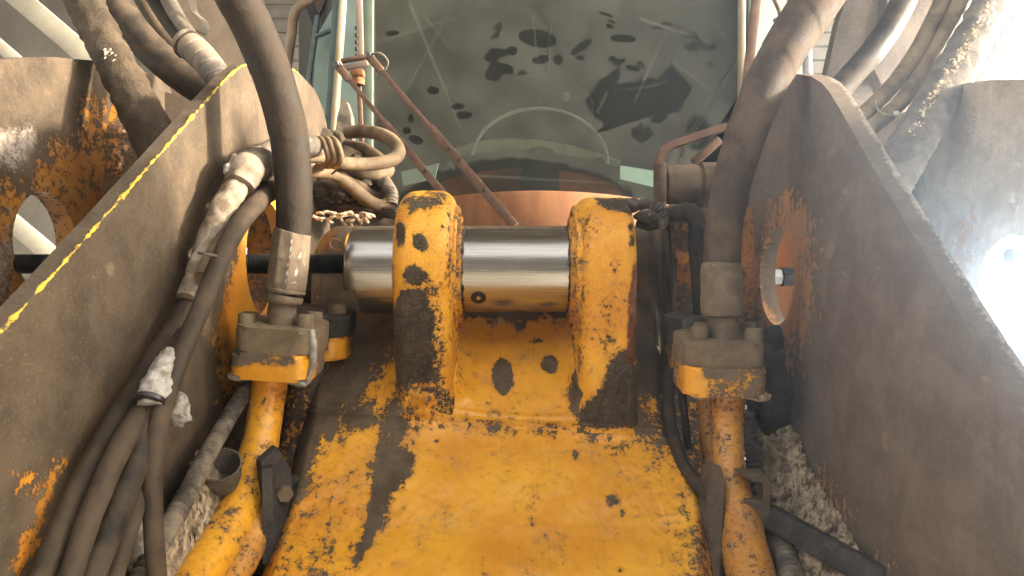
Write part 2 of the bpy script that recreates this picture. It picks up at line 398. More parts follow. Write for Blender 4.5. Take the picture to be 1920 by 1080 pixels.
shed = thing('workshop_shed', 'grey workshop shed wall of horizontal siding with pale roof beams behind the machine', 'shed', (0, 7, 0))
brd = None
for k in range(34):
    z = .12+k*.13
    if brd is None:
        V, Fc = [], []
        prof = [(0, 0), (-.018, .008), (-.018, .104), (-.006, .116), (-.006, .1295), (.02, .1295), (.02, 0)]
        for x in (-9.0, 3.55): V += [(x, y, q) for y, q in prof]
        n = len(prof)
        Fc = [(i, (i+1) % n, (i+1) % n+n, i+n) for i in range(n)]+[tuple(range(n)), tuple(range(2*n-1, n-1, -1))]
        brd = mesh('siding_board', V, Fc, False); brd.materials.append(M['wall'])
    b = bpy.data.objects.new('siding_board', brd); C.objects.link(b); b.location = (0, 7, z)
    b.parent = shed; b.matrix_parent_inverse = root_mat(shed).inverted()
# sloping roof sheet and beams on the left
def beam(a, b, w, h, name='rafter', mt='rafter'): return obj(name, bar(a, b, w, h, .008), M[mt], shed)
for off, w, Yb in ((0, .34, 5.2), (-120, .20, 5.2), (110, .10, 5.3), (-235, .3, 5.2), (-330, .12, 5.2), (-430, .3, 5.2), (-545, .2, 5.2)):
    a = P(-400, -375-off, Yb); b = P(520, 410-off, Yb)
    beam(a, b, .42*w, .05)
V = [P(-1500, -900, 5.7), P(130, -260, 5.7), P(560, 160, 5.7), P(560, 700, 5.7), P(-1500, 900, 5.7)]
obj('roof_sheet', mesh('roof_sheet', V+[v+Vector((0, .03, 0)) for v in V], [(0, 1, 2, 3, 4), (9, 8, 7, 6, 5)]+[(i, (i+1) % 5, (i+1) % 5+5, i+5) for i in range(5)], False), M['roof'], shed)
for k in range(26):
    obj('roof_rib', bar(P(-60+k*26, -210+k*18-70, 5.66), P(-60+k*26-55, -210+k*18+10, 5.66), .03, .03, .004), M['roof'], shed)
# roof over the bay, open to the front and right
yb = thing('added_yard_building', 'unseen dark building added behind the viewer to be mirrored in the pin and the windscreen', 'building', (0, -13, 0))  # unseen; added to darken the reflections in pin and glass
V = []
for y in (-13, -16): V += [(-14, y, 0), (14, y, 0), (14, y, 10.5), (0, y, 12.5), (-14, y, 10.5)]
obj('wall', mesh('wall', V, [(0, 1, 2, 3, 4), (9, 8, 7, 6, 5)]+[(i, (i+1) % 5, (i+1) % 5+5, i+5) for i in range(5)], False), plain('added reflection wall', (.11, .10, .085), .8, .3, 1), yb)
obj('door', box((-3, -12.96, 1.9), 3.6, .08, 3.8, None, .02), plain('added door', (.20, .19, .17), .6), yb)
obj('roof_deck', box((-2.2, 3.6, 5.6), 13, 7.4, .06), M['roof'], shed)
for k in range(6): obj('purlin', box((-2.2, .1+k*1.4, 5.5), 13, .09, .14), M['rafter'], shed)

# ================================================================= the cab
cab = thing('loader_cab', 'dusty dark cab with hand smeared windscreen above the yellow casting', 'vehicle cab', (0, 2.1, 0))
YW = 2.0
def glassY(z): return YW+.03*(z-CZ)
outl = [(684, -60), (1398, -60), (1392, 170), (1250, 392), (720, 392), (684, 230)]
me = slabY(outl, YW, .006, .0048, slope=.03)
sm = []
def smear(*a, v=1.0, fe=2): sm.append((v, ell(*a), fe))
sm.append((1.0, [(1098, 190), (1125, 150), (1160, 128), (1163, 155), (1200, 145), (1235, 150), (1262, 120), (1255, 118), (1297, 165), (1270, 212), (1200, 210), (1140, 240), (1110, 212)], 6))
for a in ((1008, 72, 36, 16, 10), (935, 98, 18, 7, 10), (960, 95, 10, 8), (922, 107, 14, 9), (940, 128, 24, 10, 10), (925, 140, 16, 12), (980, 137, 9, 5), (1014, 112, 16, 8, -10), (1046, 112, 9, 10), (1090, 88, 24, 7, -35), (1088, 108, 8, 5), (1168, 72, 25, 7, 4), (1136, 27, 14, 2.5, 20), (1146, 40, 9, 2.5, 25), (1143, 49, 8, 2.5, 20),
          (1148, 110, 8, 5), (1160, 116, 12, 5, -20), (1186, 127, 14, 5, 15), (1202, 122, 10, 5, 30), (1236, 222, 15, 8, -20), (1232, 52, 10, 3), (1250, 45, 10, 3), (858, 200, 13, 6, -8), (870, 216, 15, 7, -4), (812, 170, 12, 7), (770, 222, 6, 8), (763, 245, 8, 6), (780, 262, 14, 8, 20), (735, 62, 12, 5), (1150, 235, 40, 5, -22), (1190, 222, 36, 5, -15)): smear(*a)
for a in ((1297, 68, 18, 10), (1320, 88, 26, 12), (1298, 88, 22, 12), (1335, 120, 10, 12), (930, 58, 12, 20, 20), (1205, 250, 26, 22), (1280, 290, 10, 14), (1310, 250, 30, 40)): smear(*a, v=.62, fe=6)
for a in ((1195, 165, 34, 4, -8), (1180, 152, 30, 3, -4), (1235, 158, 20, 4, -20), (1215, 176, 26, 3, -6), (1130, 190, 5, 26, 25), (1150, 180, 3, 22, 20)): smear(*a, v=.35, fe=3)
ln = []
for (x0, y0), (x1, y1), w_ in (((768, 5), (872, 260), 1.6), ((690, 85), (880, 25), 1.2), ((742, 205), (850, 10), 1.2), ((795, 30), (850, 95), 1.2), ((1200, 35), (1300, 68), 3.5), ((1290, 8), (1345, 0), 2), ((1262, 116), (1372, 200), 2.2), ((1190, 190), (1250, 60), 1.6), ((1000, 30), (1016, 230), 1.6), ((1340, 40), (1390, 120), 1.5), ((900, 330), (1180, 345), 2), ((700, 20), (705, 300), 2)):
    dx, dy = x1-x0, y1-y0; L_ = math.hypot(dx, dy); nx, ny = -dy/L_*w_, dx/L_*w_
    ln.append((.8, [(x0+nx, y0+ny), (x1+nx*.3, y1+ny*.3), (x1-nx*.3, y1-ny*.3), (x0-nx, y0-ny)], 1.2))
wear(me, 0, ln, 'scratch')
smear_low = [(745, 360), (820, 318), (900, 298), (965, 292), (1040, 300), (1120, 322), (1190, 356), (1200, 400), (740, 400)]
sm.append((.72, smear_low, 7))
wear(me, .12, sm, 'smear')
g, t = newmat('dusty windscreen glass')
n1 = t.noise(9, 6, .6); n2 = t.noise(60, 6, .7); n3 = t.noise(300, 3, .7)
a = t.math('ADD', t.attr('smear'), t.math('MULTIPLY', t.math('SUBTRACT', n2, .5), 1.1))
w_ = t.ramp(a, .40, .62)
dustf = t.math('MULTIPLY', t.math('SUBTRACT', 1.0, t.math('MULTIPLY', w_, .82)), t.math('ADD', .10, t.math('MULTIPLY', t.ramp(n1, .3, .7), .10)))
dustf = t.math('ADD', dustf, t.math('MULTIPLY', t.ramp(n3, .62, .8), .06))
dustf = t.math('ADD', dustf, t.math('MULTIPLY', t.attr('scratch'), .16))
df = t.n('ShaderNodeBsdfDiffuse'); df.inputs[0].default_value = (.27, .275, .235, 1)
tr = t.n('ShaderNodeBsdfTransparent'); tr.inputs[0].default_value = (.72, .78, .74, 1)
gl = t.n('ShaderNodeBsdfGlossy'); gl.inputs['Roughness'].default_value = .03; gl.inputs[0].default_value = (.65, .7, .68, 1)
m1 = t.n('ShaderNodeMixShader'); t.set(m1.inputs[0], dustf); t.t.links.new(tr.outputs[0], m1.inputs[1]); t.t.links.new(df.outputs[0], m1.inputs[2])
fr = t.n('ShaderNodeFresnel'); fr.inputs[0].default_value = 1.45
m2 = t.n('ShaderNodeMixShader'); t.set(m2.inputs[0], fr.outputs[0]); t.t.links.new(m1.outputs[0], m2.inputs[1]); t.t.links.new(gl.outputs[0], m2.inputs[2]); t.out(m2.outputs[0])
obj('windscreen', me, g, cab)
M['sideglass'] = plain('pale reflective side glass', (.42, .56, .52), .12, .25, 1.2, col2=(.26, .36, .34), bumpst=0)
# pillars and seals
obj('pillar', join([bar(P(648, -70, 2.0), P(626, 250, 1.98), .015, .03, .004)]), M['pillar'], cab)
obj('pillar_seal', bar(P(692, -70, 2.03), P(690, 300, 2.01), .03, .03, .004), M['seal'], cab)
obj('side_panel', slabY([(650, -70), (690, -70), (690, 360), (640, 360), (622, 230)], 2.08, .02, .02), M['sideglass'], cab)
obj('side_window', slabY([(583, 250), (592, 70), (622, 18), (640, 20), (625, 260)], 2.25, .02, .02), M['sideglass'], cab)
obj('window_frame', join([bar(P(596, 30, 2.22), P(560, 290, 2.22), .014, .02, .003), bar(P(590, 70, 2.215), P(636, 50, 2.215), .010, .02, .003), bar(P(640, -70, 2.2), P(618, 262, 2.2), .03, .03, .004)]), M['teal'], cab)
obj('pillar', bar(P(1391, -70, 2.02), P(1390, 190, 2.0), .015, .03, .004), M['pillar'], cab)
obj('pillar_seal', bar(P(1412, -70, 2.02), P(1402, 230, 2.0), .018, .03, .004), M['sideglass'], cab)
obj('side_panel', slabY([(1420, -70), (1475, -70), (1440, 140), (1410, 300), (1400, 120)], 2.1, .02, .02), M['sideglass'], cab)
obj('roof_edge', bar(P(640, -90, 2.05), P(1440, -90, 2.05), .05, .06, .01), M['pillar'], cab)
# interior
inn = plain('dark cab interior', (.045, .046, .042), .8, .3, 6); M['inn'] = inn
V = [P(560, -140, 3.0), P(1520, -140, 3.0), P(1520, 520, 3.0), P(560, 520, 3.0), (P(690, -140, 2.1)), P(1400, -140, 2.1), P(1400, 520, 2.1), P(690, 520, 2.1)]
obj('interior_shell', mesh('shell', V, [(0, 1, 2, 3), (0, 4, 7, 3), (1, 5, 6, 2), (0, 1, 5, 4), (3, 2, 6, 7)], False), inn, cab)
obj('reflection_bar', bar(P(1420, 60, 2.85), P(1235, 345, 2.85), .022, .02, .003), M['pillar'], cab)  # bars stand in for roof beams reflected in the windscreen
obj('reflection_bar', bar(P(1352, 235, 2.8), P(1270, 360, 2.8), .016, .02, .003), M['pillar'], cab)
obj('reflection_bar', bar(P(1040, -60, 2.9), P(1018, 240, 2.9), .012, .02, .003), M['inn'], cab)
obj('beige_band', sweep([(*P(a, b, 2.6), .022) for a, b in ((845, 292), (900, 276), (970, 272), (1060, 282), (1160, 312))], seg=14, step=.02, flat=.5), plain('beige band', (.55, .49, .33), .7), cab)  # curved beige band behind the wheel
obj('seat_back', blob(P(1010, 210, 2.7), (.2, .06, .14), .05, 8), plain('dark seat cloth', (.03, .03, .03), .8), cab)
def arch(cx, top, halfw, drop, base, n=18):
    return [(cx-halfw, base)]+[(cx-halfw*math.cos(math.pi*k/n), top+drop*(1-math.sin(math.pi*k/n))) for k in range(n+1)]+[(cx+halfw, base)]
obj('dash_hood', slabY(arch(965, 287, 255, 75, 400), 2.16, .05, .02), M['black'], cab)
obj('dash_panel', slabY(arch(985, 316, 180, 50, 400), 2.14, .015, .02), plain('rust brown dash panel', (.16, .052, .022), .45, .3, 8), cab)
obj('dash_column', slabY([(978, 312), (1048, 312), (1050, 400), (972, 400)], 2.125, .012, .02), M['black'], cab)
obj('dash_window', slabY([(1163, 310), (1236, 322), (1232, 352), (1163, 336)], 2.13, .008, .02), plain('pale window light', (.55, .75, .72), .4, .1, 4), cab)  # pale colour stands for light in the lower cab windows
obj('dash_window', slabY([(752, 322), (822, 306), (816, 334), (756, 348)], 2.13, .008, .02), plain('pale window light left', (.40, .55, .50), .4, .1, 4), cab)
# cowl below the windscreen
V, Fc = [], []
for i in range(33):
    x = -.42+.9*i/32; Yc = 1.72+.28*((x-.06)/.45)**2
    pyt = 357+9*((x-.06)/.2)**2*.5
    zt = P(960, pyt, 1.72).z
    V += [(x, Yc+.03, zt), (x, Yc+.004, zt), (x, Yc, zt-.006), (x, Yc-.005, zt-.08), (x, Yc, zt-.30)]
for i in range(32):
    for k in range(4): a = i*5+k; Fc.append((a, a+1, a+6, a+5))
obj('cowl', mesh('cowl', V, Fc, True), M['cowl'], cab)

# steering wheel seen through the glass
wh = thing('steering_wheel', 'dark steering wheel showing through the lower windscreen', 'steering wheel', P(1012, 290, 2.3))
c0 = P(1012, 300, 2.34); ring = []
tilt = R(38)
for k in range(49):
    a = 2*math.pi*k/48
    ring.append((c0.x+.213*math.cos(a), c0.y+.16*math.sin(a)*math.sin(tilt), c0.z+.185*math.sin(a), .0062))
obj('rim', sweep(ring, seg=12, step=.012, cap=False), plain('glossy grey wheel rim', (.5, .5, .45), .12, .1, 5, bumpst=0), wh)
obj('spoke', sweep([(c0.x-.2, c0.y, c0.z, .01), (c0.x, c0.y+.03, c0.z-.03, .02), (c0.x+.2, c0.y, c0.z, .01)], seg=10), M['black'], wh)
obj('spinner_knob', blob(P(1060, 181, 2.4), (.016, .016, .018), 0, sub=3), plain('glossy clear knob', (.25, .28, .27), .05, bumpst=0), wh)
obj('hub', lathe(c0+Vector((0, -.01, -.02)), (0, -1, .6), [(0, .06), (.03, .055), (.04, .04), (.042, 0)], 28), M['black'], wh)

# wiper
wp = thing('windscreen_wiper', 'rusty windscreen wiper with two arms slanting across the glass', 'wiper', P(680, 130, 1.9))
obj('post', join([bar(P(672, -60, 1.93), P(676, 104, 1.93), .017, .012, .002)]), plain('worn pink grey metal', (.26, .19, .15), .6), wp)
for k in range(5): obj('slot', box(P(668, 53+k*13, 1.921), .007, .006, .009, None, .001), M['black'], wp)
obj('pivot_bar', bar(P(640, 115, 1.92), P(694, 105, 1.92), .010, .02, .003), M['rusty'], wp)
obj('pivot_bar', bar(P(645, 128, 1.92), P(690, 118, 1.92), .014, .014, .003), plain('grey pink bracket', (.22, .17, .14), .6), wp)
obj('gear_block', join([box(P(671, 138, 1.93), .034, .03, .018, None, .004), lathe(P(672, 155, 1.93), (0, 0, 1), [(-.006, .01), (-.006, .016), (.006, .017), (.012, .014), (.012, 0)], 20)]), M['cowl'], wp)
obj('lower_post', bar(P(673, 155, 1.94), P(680, 300, 1.94), .012, .01, .002), M['rusty'], wp)
for a, b, c, w in (((632, 122, 1.90), (655, 150, 1.90), (838, 372, 1.66), .012), ((692, 106, 1.90), (716, 134, 1.90), (965, 424, 1.60), .014)):
    q = P(*b); e = P(*c); s_ = P(*a)
    obj('arm_head', bar(s_, q, .020, .014, .003), M['rusty'], wp)
    ob = obj('arm', join([bar(q, q.lerp(e, .45), .012, .008, .001), bar(q.lerp(e, .40), e, w+.006, .007, .001)]), M['rusty'], wp)
    obj('pivot_nut', hexprof(s_+Vector((0, -.006, 0)), (0, -1, 0), .008, .008), M['nut'], wp)
    for f in (.55, .62, .8): obj('rivet', lathe(q.lerp(e, f)+Vector((0, -.004, .002)), (0, -1, .5), [(0, .005), (.003, .004), (.004, 0)], 12), M['darkhole'], wp)
obj('washer_hose', tp([(690, 104, 1.9, 2.2), (712, 100, 1.88, 2.2), (727, 115, 1.88, 2.2), (722, 131, 1.89, 2.2)], seg=8), M['cable_grey'], wp)

# mirror bracket tube left of the cab
mb = thing('mirror_bracket', 'tan bent mirror bracket tube left of the cab', 'mirror bracket', P(560, 20, 2.6))
obj('tube', tp([(536, 140, 2.6, 9), (546, 70, 2.6, 9), (553, 25, 2.6, 9), (572, 6, 2.6, 9), (605, 2, 2.6, 8), (650, -10, 2.6, 8)], seg=14), plain('tan dusty tube', (.34, .25, .17), .7), mb)
obj('gusset', slabY([(574, 14), (590, 56), (612, -6), (600, -10)], 2.58, .012, .02), M['black'], mb)
obj('gusset', slabY([(588, 2), (598, 26), (612, -4)], 2.55, .012, .02), plain('maroon plate', (.10, .05, .04), .6), mb)
rb = thing('cab_grab_rail', 'thin pale steel rail standing right of the cab beside the hose', 'grab rail', P(1510, 80, 2.6))
obj('rail', tp([(1505, -40, 2.6, 9), (1511, 60, 2.6, 9), (1517, 200, 2.6, 9)], seg=14), plain('pale grey rail', (.45, .44, .46), .35), rb)
obj('strap', bar(P(1425, -60, 1.7), P(1392, 230, 1.7), .022, .012, .003), M['rusty'], rb)
for pts in ([(1432, -40), (1462, 24), (1452, 40)],):
    obj('stay', tp([(a, b, 1.75, 4) for a, b in pts], seg=8), M['rusty'], rb)
# ================================================================= yellow casting with two lugs
cs = thing('linkage_casting', 'worn yellow casting sloping down from two round lugs', 'machine casting', P(960, 800, .9))
rows = [(470, 1.26), (436, 1.19), (424, 1.135), (432, 1.11), (470, 1.10), (530, 1.095), (600, 1.06), (700, .985), (790, .92), (815, .905), (900, .85), (1000, .795), (1080, .745), (1250, .66), (1500, .56)]
XL = [(380, 640), (425, 628), (440, 606), (470, 590), (500, 585), (600, 582), (700, 578), (780, 572), (850, 556), (950, 530), (1080, 490), (1250, 430), (1500, 330)]
XR = [(380, 1228), (425, 1236), (600, 1246), (700, 1251), (780, 1258), (850, 1290), (930, 1325), (1080, 1340), (1250, 1362), (1500, 1400)]
ipl = lambda tab, y: np.interp(y, [a for a, b in tab], [b for a, b in tab])
rr, ss = catmull([(0, a, b, 0) for a, b in [(a/300, b) for a, b in rows]], .01)
prow = [(r[1]*300, r[2]) for r in rr]; NV = len(prow)
# resample finer
pv = np.interp(np.linspace(0, NV-1, 330), range(NV), [a for a, b in prow]); Yv = np.interp(np.linspace(0, NV-1, 330), range(NV), [b for a, b in prow])
NU = 300; V = []
uu = np.linspace(0, 1, NU)
footL = [(736, 380), (856, 380), (856, 735), (800, 770), (762, 755), (740, 700)]
footR = [(1078, 380), (1197, 380), (1196, 735), (1150, 770), (1090, 760), (1072, 720)]
G = []
pk = int(np.argmin(pv[:140]))
for i in range(330):
    py, Y = pv[i], Yv[i]
    ye = py if i > pk else 2*pv[pk]-py-20
    xl, xr = ipl(XL, ye), ipl(XR, ye)
    tw = 36*math.exp(-((py-795)/130)**2)
    for u in uu:
        px = xl+(xr-xl)*u; p2 = py+(u-.5)*tw if i > pk else py
        e = min(u, 1-u)*(xr-xl)
        Ye = Y+(.05*(1-e/26)**2 if e < 26 else 0)
        G.append((px, p2, Ye))
G = np.array(G)
fl = np.maximum(sdf(G[:, :2], footL), sdf(G[:, :2], footR))
lift = .030*np.exp(-np.maximum(-fl, 0)/22)*(G[:, 1] > 560)*np.clip((G[:, 1]-560)/120, 0, 1)
seamy = 791+(G[:, 0]-915)/343*18
sd_ = G[:, 1]-seamy
lift += .0035*np.exp(-(sd_/4)**2)-.0015*np.exp(-((sd_-8)/4)**2)+.0022*np.exp(-((sd_+13)/4)**2)
lift += .0012*np.array([nz((a/40, b/40, 0), 1, 4) for a, b in G[:, :2]])
Vv = [P(a, b, c-l*1.0)+Vector((0, 0, l*.5)) for (a, b, c), l in zip(G, lift)]
Fc = []
for i in range(329):
    for k in range(NU-1):
        a = i*NU+k; Fc.append((a, a+1, a+NU+1, a+NU))
# skirts down both sides
n0 = len(Vv)
for side, k in ((-1, 0), (1, NU-1)):
    base = len(Vv)
    for i in range(330):
        q = Vv[i*NU+k]; Vv.append(q+Vector((side*.012, .16, -.20)))
    for i in range(329):
        a, b = i*NU+k, (i+1)*NU+k; Fc.append((a, b, base+i+1, base+i))
me = mesh('trough', Vv, Fc, True, 70)
pxv = np.concatenate([G[:, :2], np.zeros((len(Vv)-n0, 2))])
regs = [
 (.05, [(735, 835), (772, 806), (850, 796), (1000, 808), (1130, 822), (1200, 822), (1290, 910), (1318, 1000), (1326, 1080), (1340, 1520), (560, 1520), (650, 1080), (690, 1030), (720, 985), (735, 925), (762, 900), (775, 860)], 11),
 (.15, [(600, 830), (640, 803), (700, 798), (724, 815), (716, 870), (700, 925), (688, 985), (672, 1030), (645, 1080), (560, 1520), (400, 1520), (480, 1080), (520, 1010), (575, 930), (585, 880)], 16),
 (.34, [(470, 1080), (560, 960), (640, 960), (660, 1060), (560, 1300), (350, 1400)], 30),
 (.08, [(855, 600), (1080, 595), (1082, 700), (1062, 752), (1080, 790), (960, 796), (800, 782), (770, 740), (850, 730)], 10),
 (.44, [(730, 700), (866, 700), (880, 745), (860, 785), (740, 780)], 8), (.30, [(862, 740), (875, 735), (900, 770), (1070, 770), (1075, 800), (860, 800), (780, 785)], 14),
 (.46, [(660, 765), (700, 690), (735, 650), (745, 740), (720, 770)], 14), (.2, [(700, 735), (738, 700), (745, 745), (715, 757)], 8),
 (.42, [(1165, 742), (1240, 748), (1238, 790), (1180, 782)], 10),
 (.44, [(690, 770), (800, 760), (800, 800), (700, 800)], 12),
 (.30, [(1150, 800), (1255, 818), (1300, 900), (1330, 1000), (1338, 1080), (1350, 1300), (1270, 1300), (1250, 1000), (1200, 880)], 26),
 (.55, [(1120, 825), (1180, 830), (1178, 860), (1130, 850)], 12), (.52, [(1215, 905), (1232, 905), (1236, 965), (1222, 965)], 6),
 (.50, [(1290, 960), (1330, 980), (1336, 1080), (1330, 1300), (1300, 1300)], 24),
 (1.2, ell(942, 705, 17, 34, 0), 4), (1.2, [(930, 710), (950, 690), (962, 720), (945, 738)], 4), (1.1, ell(1030, 686, 15, 17), 4), (1, ell(975, 612, 9, 9), 4), (.9, ell(1008, 640, 12, 4), 3),
 (.8, ell(1150, 938, 14, 11, 40), 5), (.85, ell(1166, 963, 5, 9), 3), (.7, ell(1166, 1068, 7, 6), 3), (.8, ell(1080, 853, 7, 9), 4), (.8, ell(832, 803, 9, 4), 3), (.8, ell(818, 829, 6, 3), 2), (.8, ell(760, 850, 6, 6), 3), (.75, ell(926, 803, 12, 4), 3),
 (.42, [(985, 910), (1012, 910), (1005, 995), (985, 990)], 8), (.6, ell(905, 1070, 30, 4, 90), 4), (.6, ell(1150, 770, 40, 20), 10),
 (1.0, [(728, 830), (762, 860), (745, 900), (722, 935), (708, 985), (684, 1035), (668, 1060), (662, 1050), (680, 1010), (696, 950), (704, 890)], 4),
 (1.1, [(1085, 720), (1130, 700), (1180, 730), (1170, 790), (1100, 785), (1068, 770)], 10),
]
wear(me, 1.0, regs, 'dirt', pxv)
wear(me, 0, [(.5, [(560, 575), (740, 570), (740, 600), (600, 610)], 12), (.38, [(585, 610), (740, 610), (735, 650), (640, 760), (585, 780)], 20), (.62, [(1290, 890), (1340, 960), (1345, 1300), (1310, 1300), (1296, 980)], 20), (.22, [(585, 420), (740, 420), (740, 560), (585, 560)], 12)], 'alt', pxv)
obj('trough', me, M['cast'], cs)

PZ = CZ+.0236     # pin axis
def lug(xl, xr, Rr, zb, fb, bb, rl, rR, shift=0):
    prof = []
    nA = 60
    for k in range(30):
        f = k/30; z = CZ+zb+(PZ-CZ-zb)*f; flare = (1-f)**3
        prof.append((fb*(1-f)+(1-Rr)*f-.02*flare, z))
    for k in range(nA+1):
        a = math.pi*k/nA; prof.append((1-Rr*math.cos(a), PZ+Rr*math.sin(a)))
    for k in range(1, 31):
        f = k/30; prof.append(((1+Rr)*(1-f)+bb*f, PZ+(CZ+zb-PZ)*f))
    prof = np.array(prof); n = len(prof)
    T = np.gradient(prof, axis=0); T /= np.linalg.norm(T, axis=1)[:, None]; Nn = np.stack([-T[:, 1], T[:, 0]], 1)
    if (Nn[45]@(prof[45]-np.array([1, PZ]))) < 0: Nn = -Nn
    cols = []
    for k in range(8): a = math.pi/2*k/7; cols.append((xl+rl*(1-math.sin(a)), rl*(1-math.cos(math.pi/2-a)) if 0 else rl*(1-math.sin(a)), k))
    cols = []
    for k in range(8): a = math.pi/2*k/7; cols.append((xl+rl*(1-math.cos(a)), rl*(1-math.sin(a))))
    nm = 34
    for k in range(1, nm): cols.append((xl+rl+(xr-rR-xl-rl)*k/nm, 0))
    for k in range(8): a = math.pi/2*(1-k/7); cols.append((xr-rR*(1-math.cos(a)), rR*(1-math.sin(a))))
    V, Fc = [], []
    for x, ins in cols:
        for (y, z), nn in zip(prof, Nn):
            zz = z-nn[1]*ins; yy = y-nn[0]*ins
            tap = max(0, (CZ-.05-zz)/.15); xx = x+(.018*tap*tap if x < (xl+xr)/2 and xl < -.1 else 0)+(.007*math.exp(-max(0, zz-(CZ+zb+.035))/.030)*(1 if x > (xl+xr)/2 else -1)*min(1, abs(x-(xl+xr)/2)/(xr-xl)*2.2)**2)*(1 if (xl < 0) == (x > (xl+xr)/2) else .3)
            q = Vector((xx, yy, zz)); k = .0022*nz(q, 22, 5)
            V.append(q+Vector((0, nn[0]*k, nn[1]*k)))
    m = len(cols)
    for i in range(m-1):
        for k in range(n-1):
            a = i*n+k; Fc.append((a, a+1, a+n+1, a+n))
    for i, x in ((0, xl), (m-1, xr)):
        V.append(Vector((x, 1, PZ))); c = len(V)-1
        for k in range(n-1): Fc.append((i*n+k, i*n+k+1, c))
    return mesh('lug', V, Fc, True, 60)
me = lug(-.1465, -.0735, .1055, -.20, .925, 1.16, .019, .022)
wear(me, .02, [(1.2, [(752, 545), (800, 545), (822, 590), (815, 640), (822, 680), (834, 700), (830, 722), (730, 722), (725, 640)], 6), (1.1, ell(751, 437, 9, 24), 4), (1.1, [(775, 440), (790, 437), (803, 458), (792, 472), (776, 465)], 4), (1.1, [(752, 512), (775, 500), (800, 512), (805, 530), (770, 535)], 5),
  (.8, [(760, 368), (840, 362), (838, 382), (790, 392), (765, 405)], 6), (.46, [(728, 716), (860, 716), (860, 800), (728, 800)], 6), (.47, [(790, 530), (830, 520), (840, 620), (815, 700), (805, 600)], 10), (.42, [(812, 640), (842, 640), (850, 760), (820, 760)], 8), (.45, [(733, 360), (860, 360), (850, 374), (740, 380)], 8), (.8, ell(829, 428, 4, 7), 3), (.6, ell(735, 420, 4, 30), 5), (.5, [(838, 380), (846, 380), (852, 640), (842, 640)], 3)])
wear(me, 0, [(.7, [(725, 480), (741, 490), (748, 700), (730, 700)], 6)], 'alt')
L1 = obj('lug', me, M['lug'], cs)
me = lug(.0835, .1535, .0975, -.20, .925, 1.16, .021, .016)
wear(me, .05, [(1.2, [(1136, 725), (1146, 680), (1172, 655), (1196, 700), (1196, 800), (1070, 800), (1108, 752)], 8), (1.0, [(1118, 372), (1200, 372), (1200, 412), (1170, 398), (1130, 390)], 5), (.8, ell(1186, 450, 5, 12), 3), (.85, ell(1183, 425, 6, 8), 3), (.45, [(1120, 555), (1165, 555), (1150, 660), (1120, 680)], 10), (.42, ell(1150, 495, 12, 28), 8), (.6, [(1076, 500), (1086, 500), (1086, 700), (1074, 700)], 4), (.38, [(1078, 400), (1110, 400), (1100, 700), (1078, 700)], 10)])
wear(me, 0, [(.9, [(1184, 500), (1199, 480), (1198, 690), (1172, 680), (1172, 620)], 9)], 'alt')
L2 = obj('lug', me, M['lug'], cs)
M['ringseal'] = grime('grimed bushing ring', bias=.42, amp=.7, sc=50, dirt2=(.14, .11, .08), rustamt=.4)
for lugo, x, dx in ((L1, -.0740, 1), (L2, .0840, -1)):
    obj('bushing', lathe((x, 1, PZ), (dx, 0, 0), [(-.003, .087), (.003, .0865), (.005, .083), (.0045, .078), (.001, .077), (.001, .0725), (.008, .0715), (.009, .066), (.004, .064), (.004, .060), (.010, .0585), (.010, .0555), (0, .055)], 64), M['ringseal'], lugo)
# raised weld figures on the brown tube left of the pin
wm = []
for pts in ([(640, 452), (622, 448), (619, 462), (634, 470), (640, 466)], [(644, 456), (660, 454), (656, 468), (645, 472)]):
    wm.append(tp([(a, b, 1.088+.00001*a, 1.6) for a, b in pts], seg=6, step=.003))
obj('weld_mark', join(wm), plain('rusty weld bead', (.22, .09, .03), .7), cs)
def surfY(px, py):
    k = pk+int(np.argmin(np.abs(pv[pk:]-py))); return Yv[k]

# ---------------- pivot pin
pin = thing('pivot_pin', 'bright machined steel pin lying through both yellow lugs', 'pin', (0, 1, PZ))
prof = [(-.072, 0), (-.072, .054), (-.071, .0553)]+[(-.071+.150*k/30, .0553) for k in range(1, 31)]+[(.08, 0)]
obj('pin_shaft', lathe((.008, 1, PZ), (1, 0, 0), [(t*1.12, r) for t, r in prof], 96), M['chrome'], pin)
V = []; prof = [(-.2165, 0), (-.2165, .046), (-.2145, .0535), (-.211, .0572), (-.206, .0582), (-.1985, .0582), (-.198, .0582), (-.19, .0582), (-.16, .0582), (-.13, .0582), (-.13, 0)]
me = lathe((0, 1, PZ), (1, 0, 0), prof, 96)
for v in me.vertices:
    if v.co.x < -.1982: v.co.z = max(v.co.z, PZ-.026)
obj('pin_head', me, M['chrome'], pin)
me.set_sharp_from_angle(angle=R(30))
M['grease'] = plain('dark dirty grease', (.035, .027, .02), .35, .4, 60, bumpst=.5)
for x in (-.0640, .0735):
    obj('grease_ring', sweep([(x, 1-.0562*math.cos(a), PZ+.0562*math.sin(a), .0017) for a in [2*math.pi*k/48 for k in range(49)]], seg=8, step=.002, lump=.0022, lscale=90, cap=False), M['grease'], pin)
ang = math.asin((560-507)/1400*.95/.0553)
nrm = Vector((0, -math.cos(ang), -math.sin(ang))); gp = Vector(((897-960)/1400*.955, 1, PZ))+nrm*.0553
obj('grease_plug', join([lathe(gp-nrm*.002, nrm, [(0, .0100), (.0026, .0098), (.0030, .0088), (.0026, .0078), (.0005, .0072)], 28), lathe(gp+nrm*.0002, nrm, [(.0, .0078), (.0006, 0)], 28)]), M['darkhole'], pin)
obj('plug_socket', join([hexprof(gp+nrm*.0002, nrm, .0034, .0012)]), M['chrome'], pin)

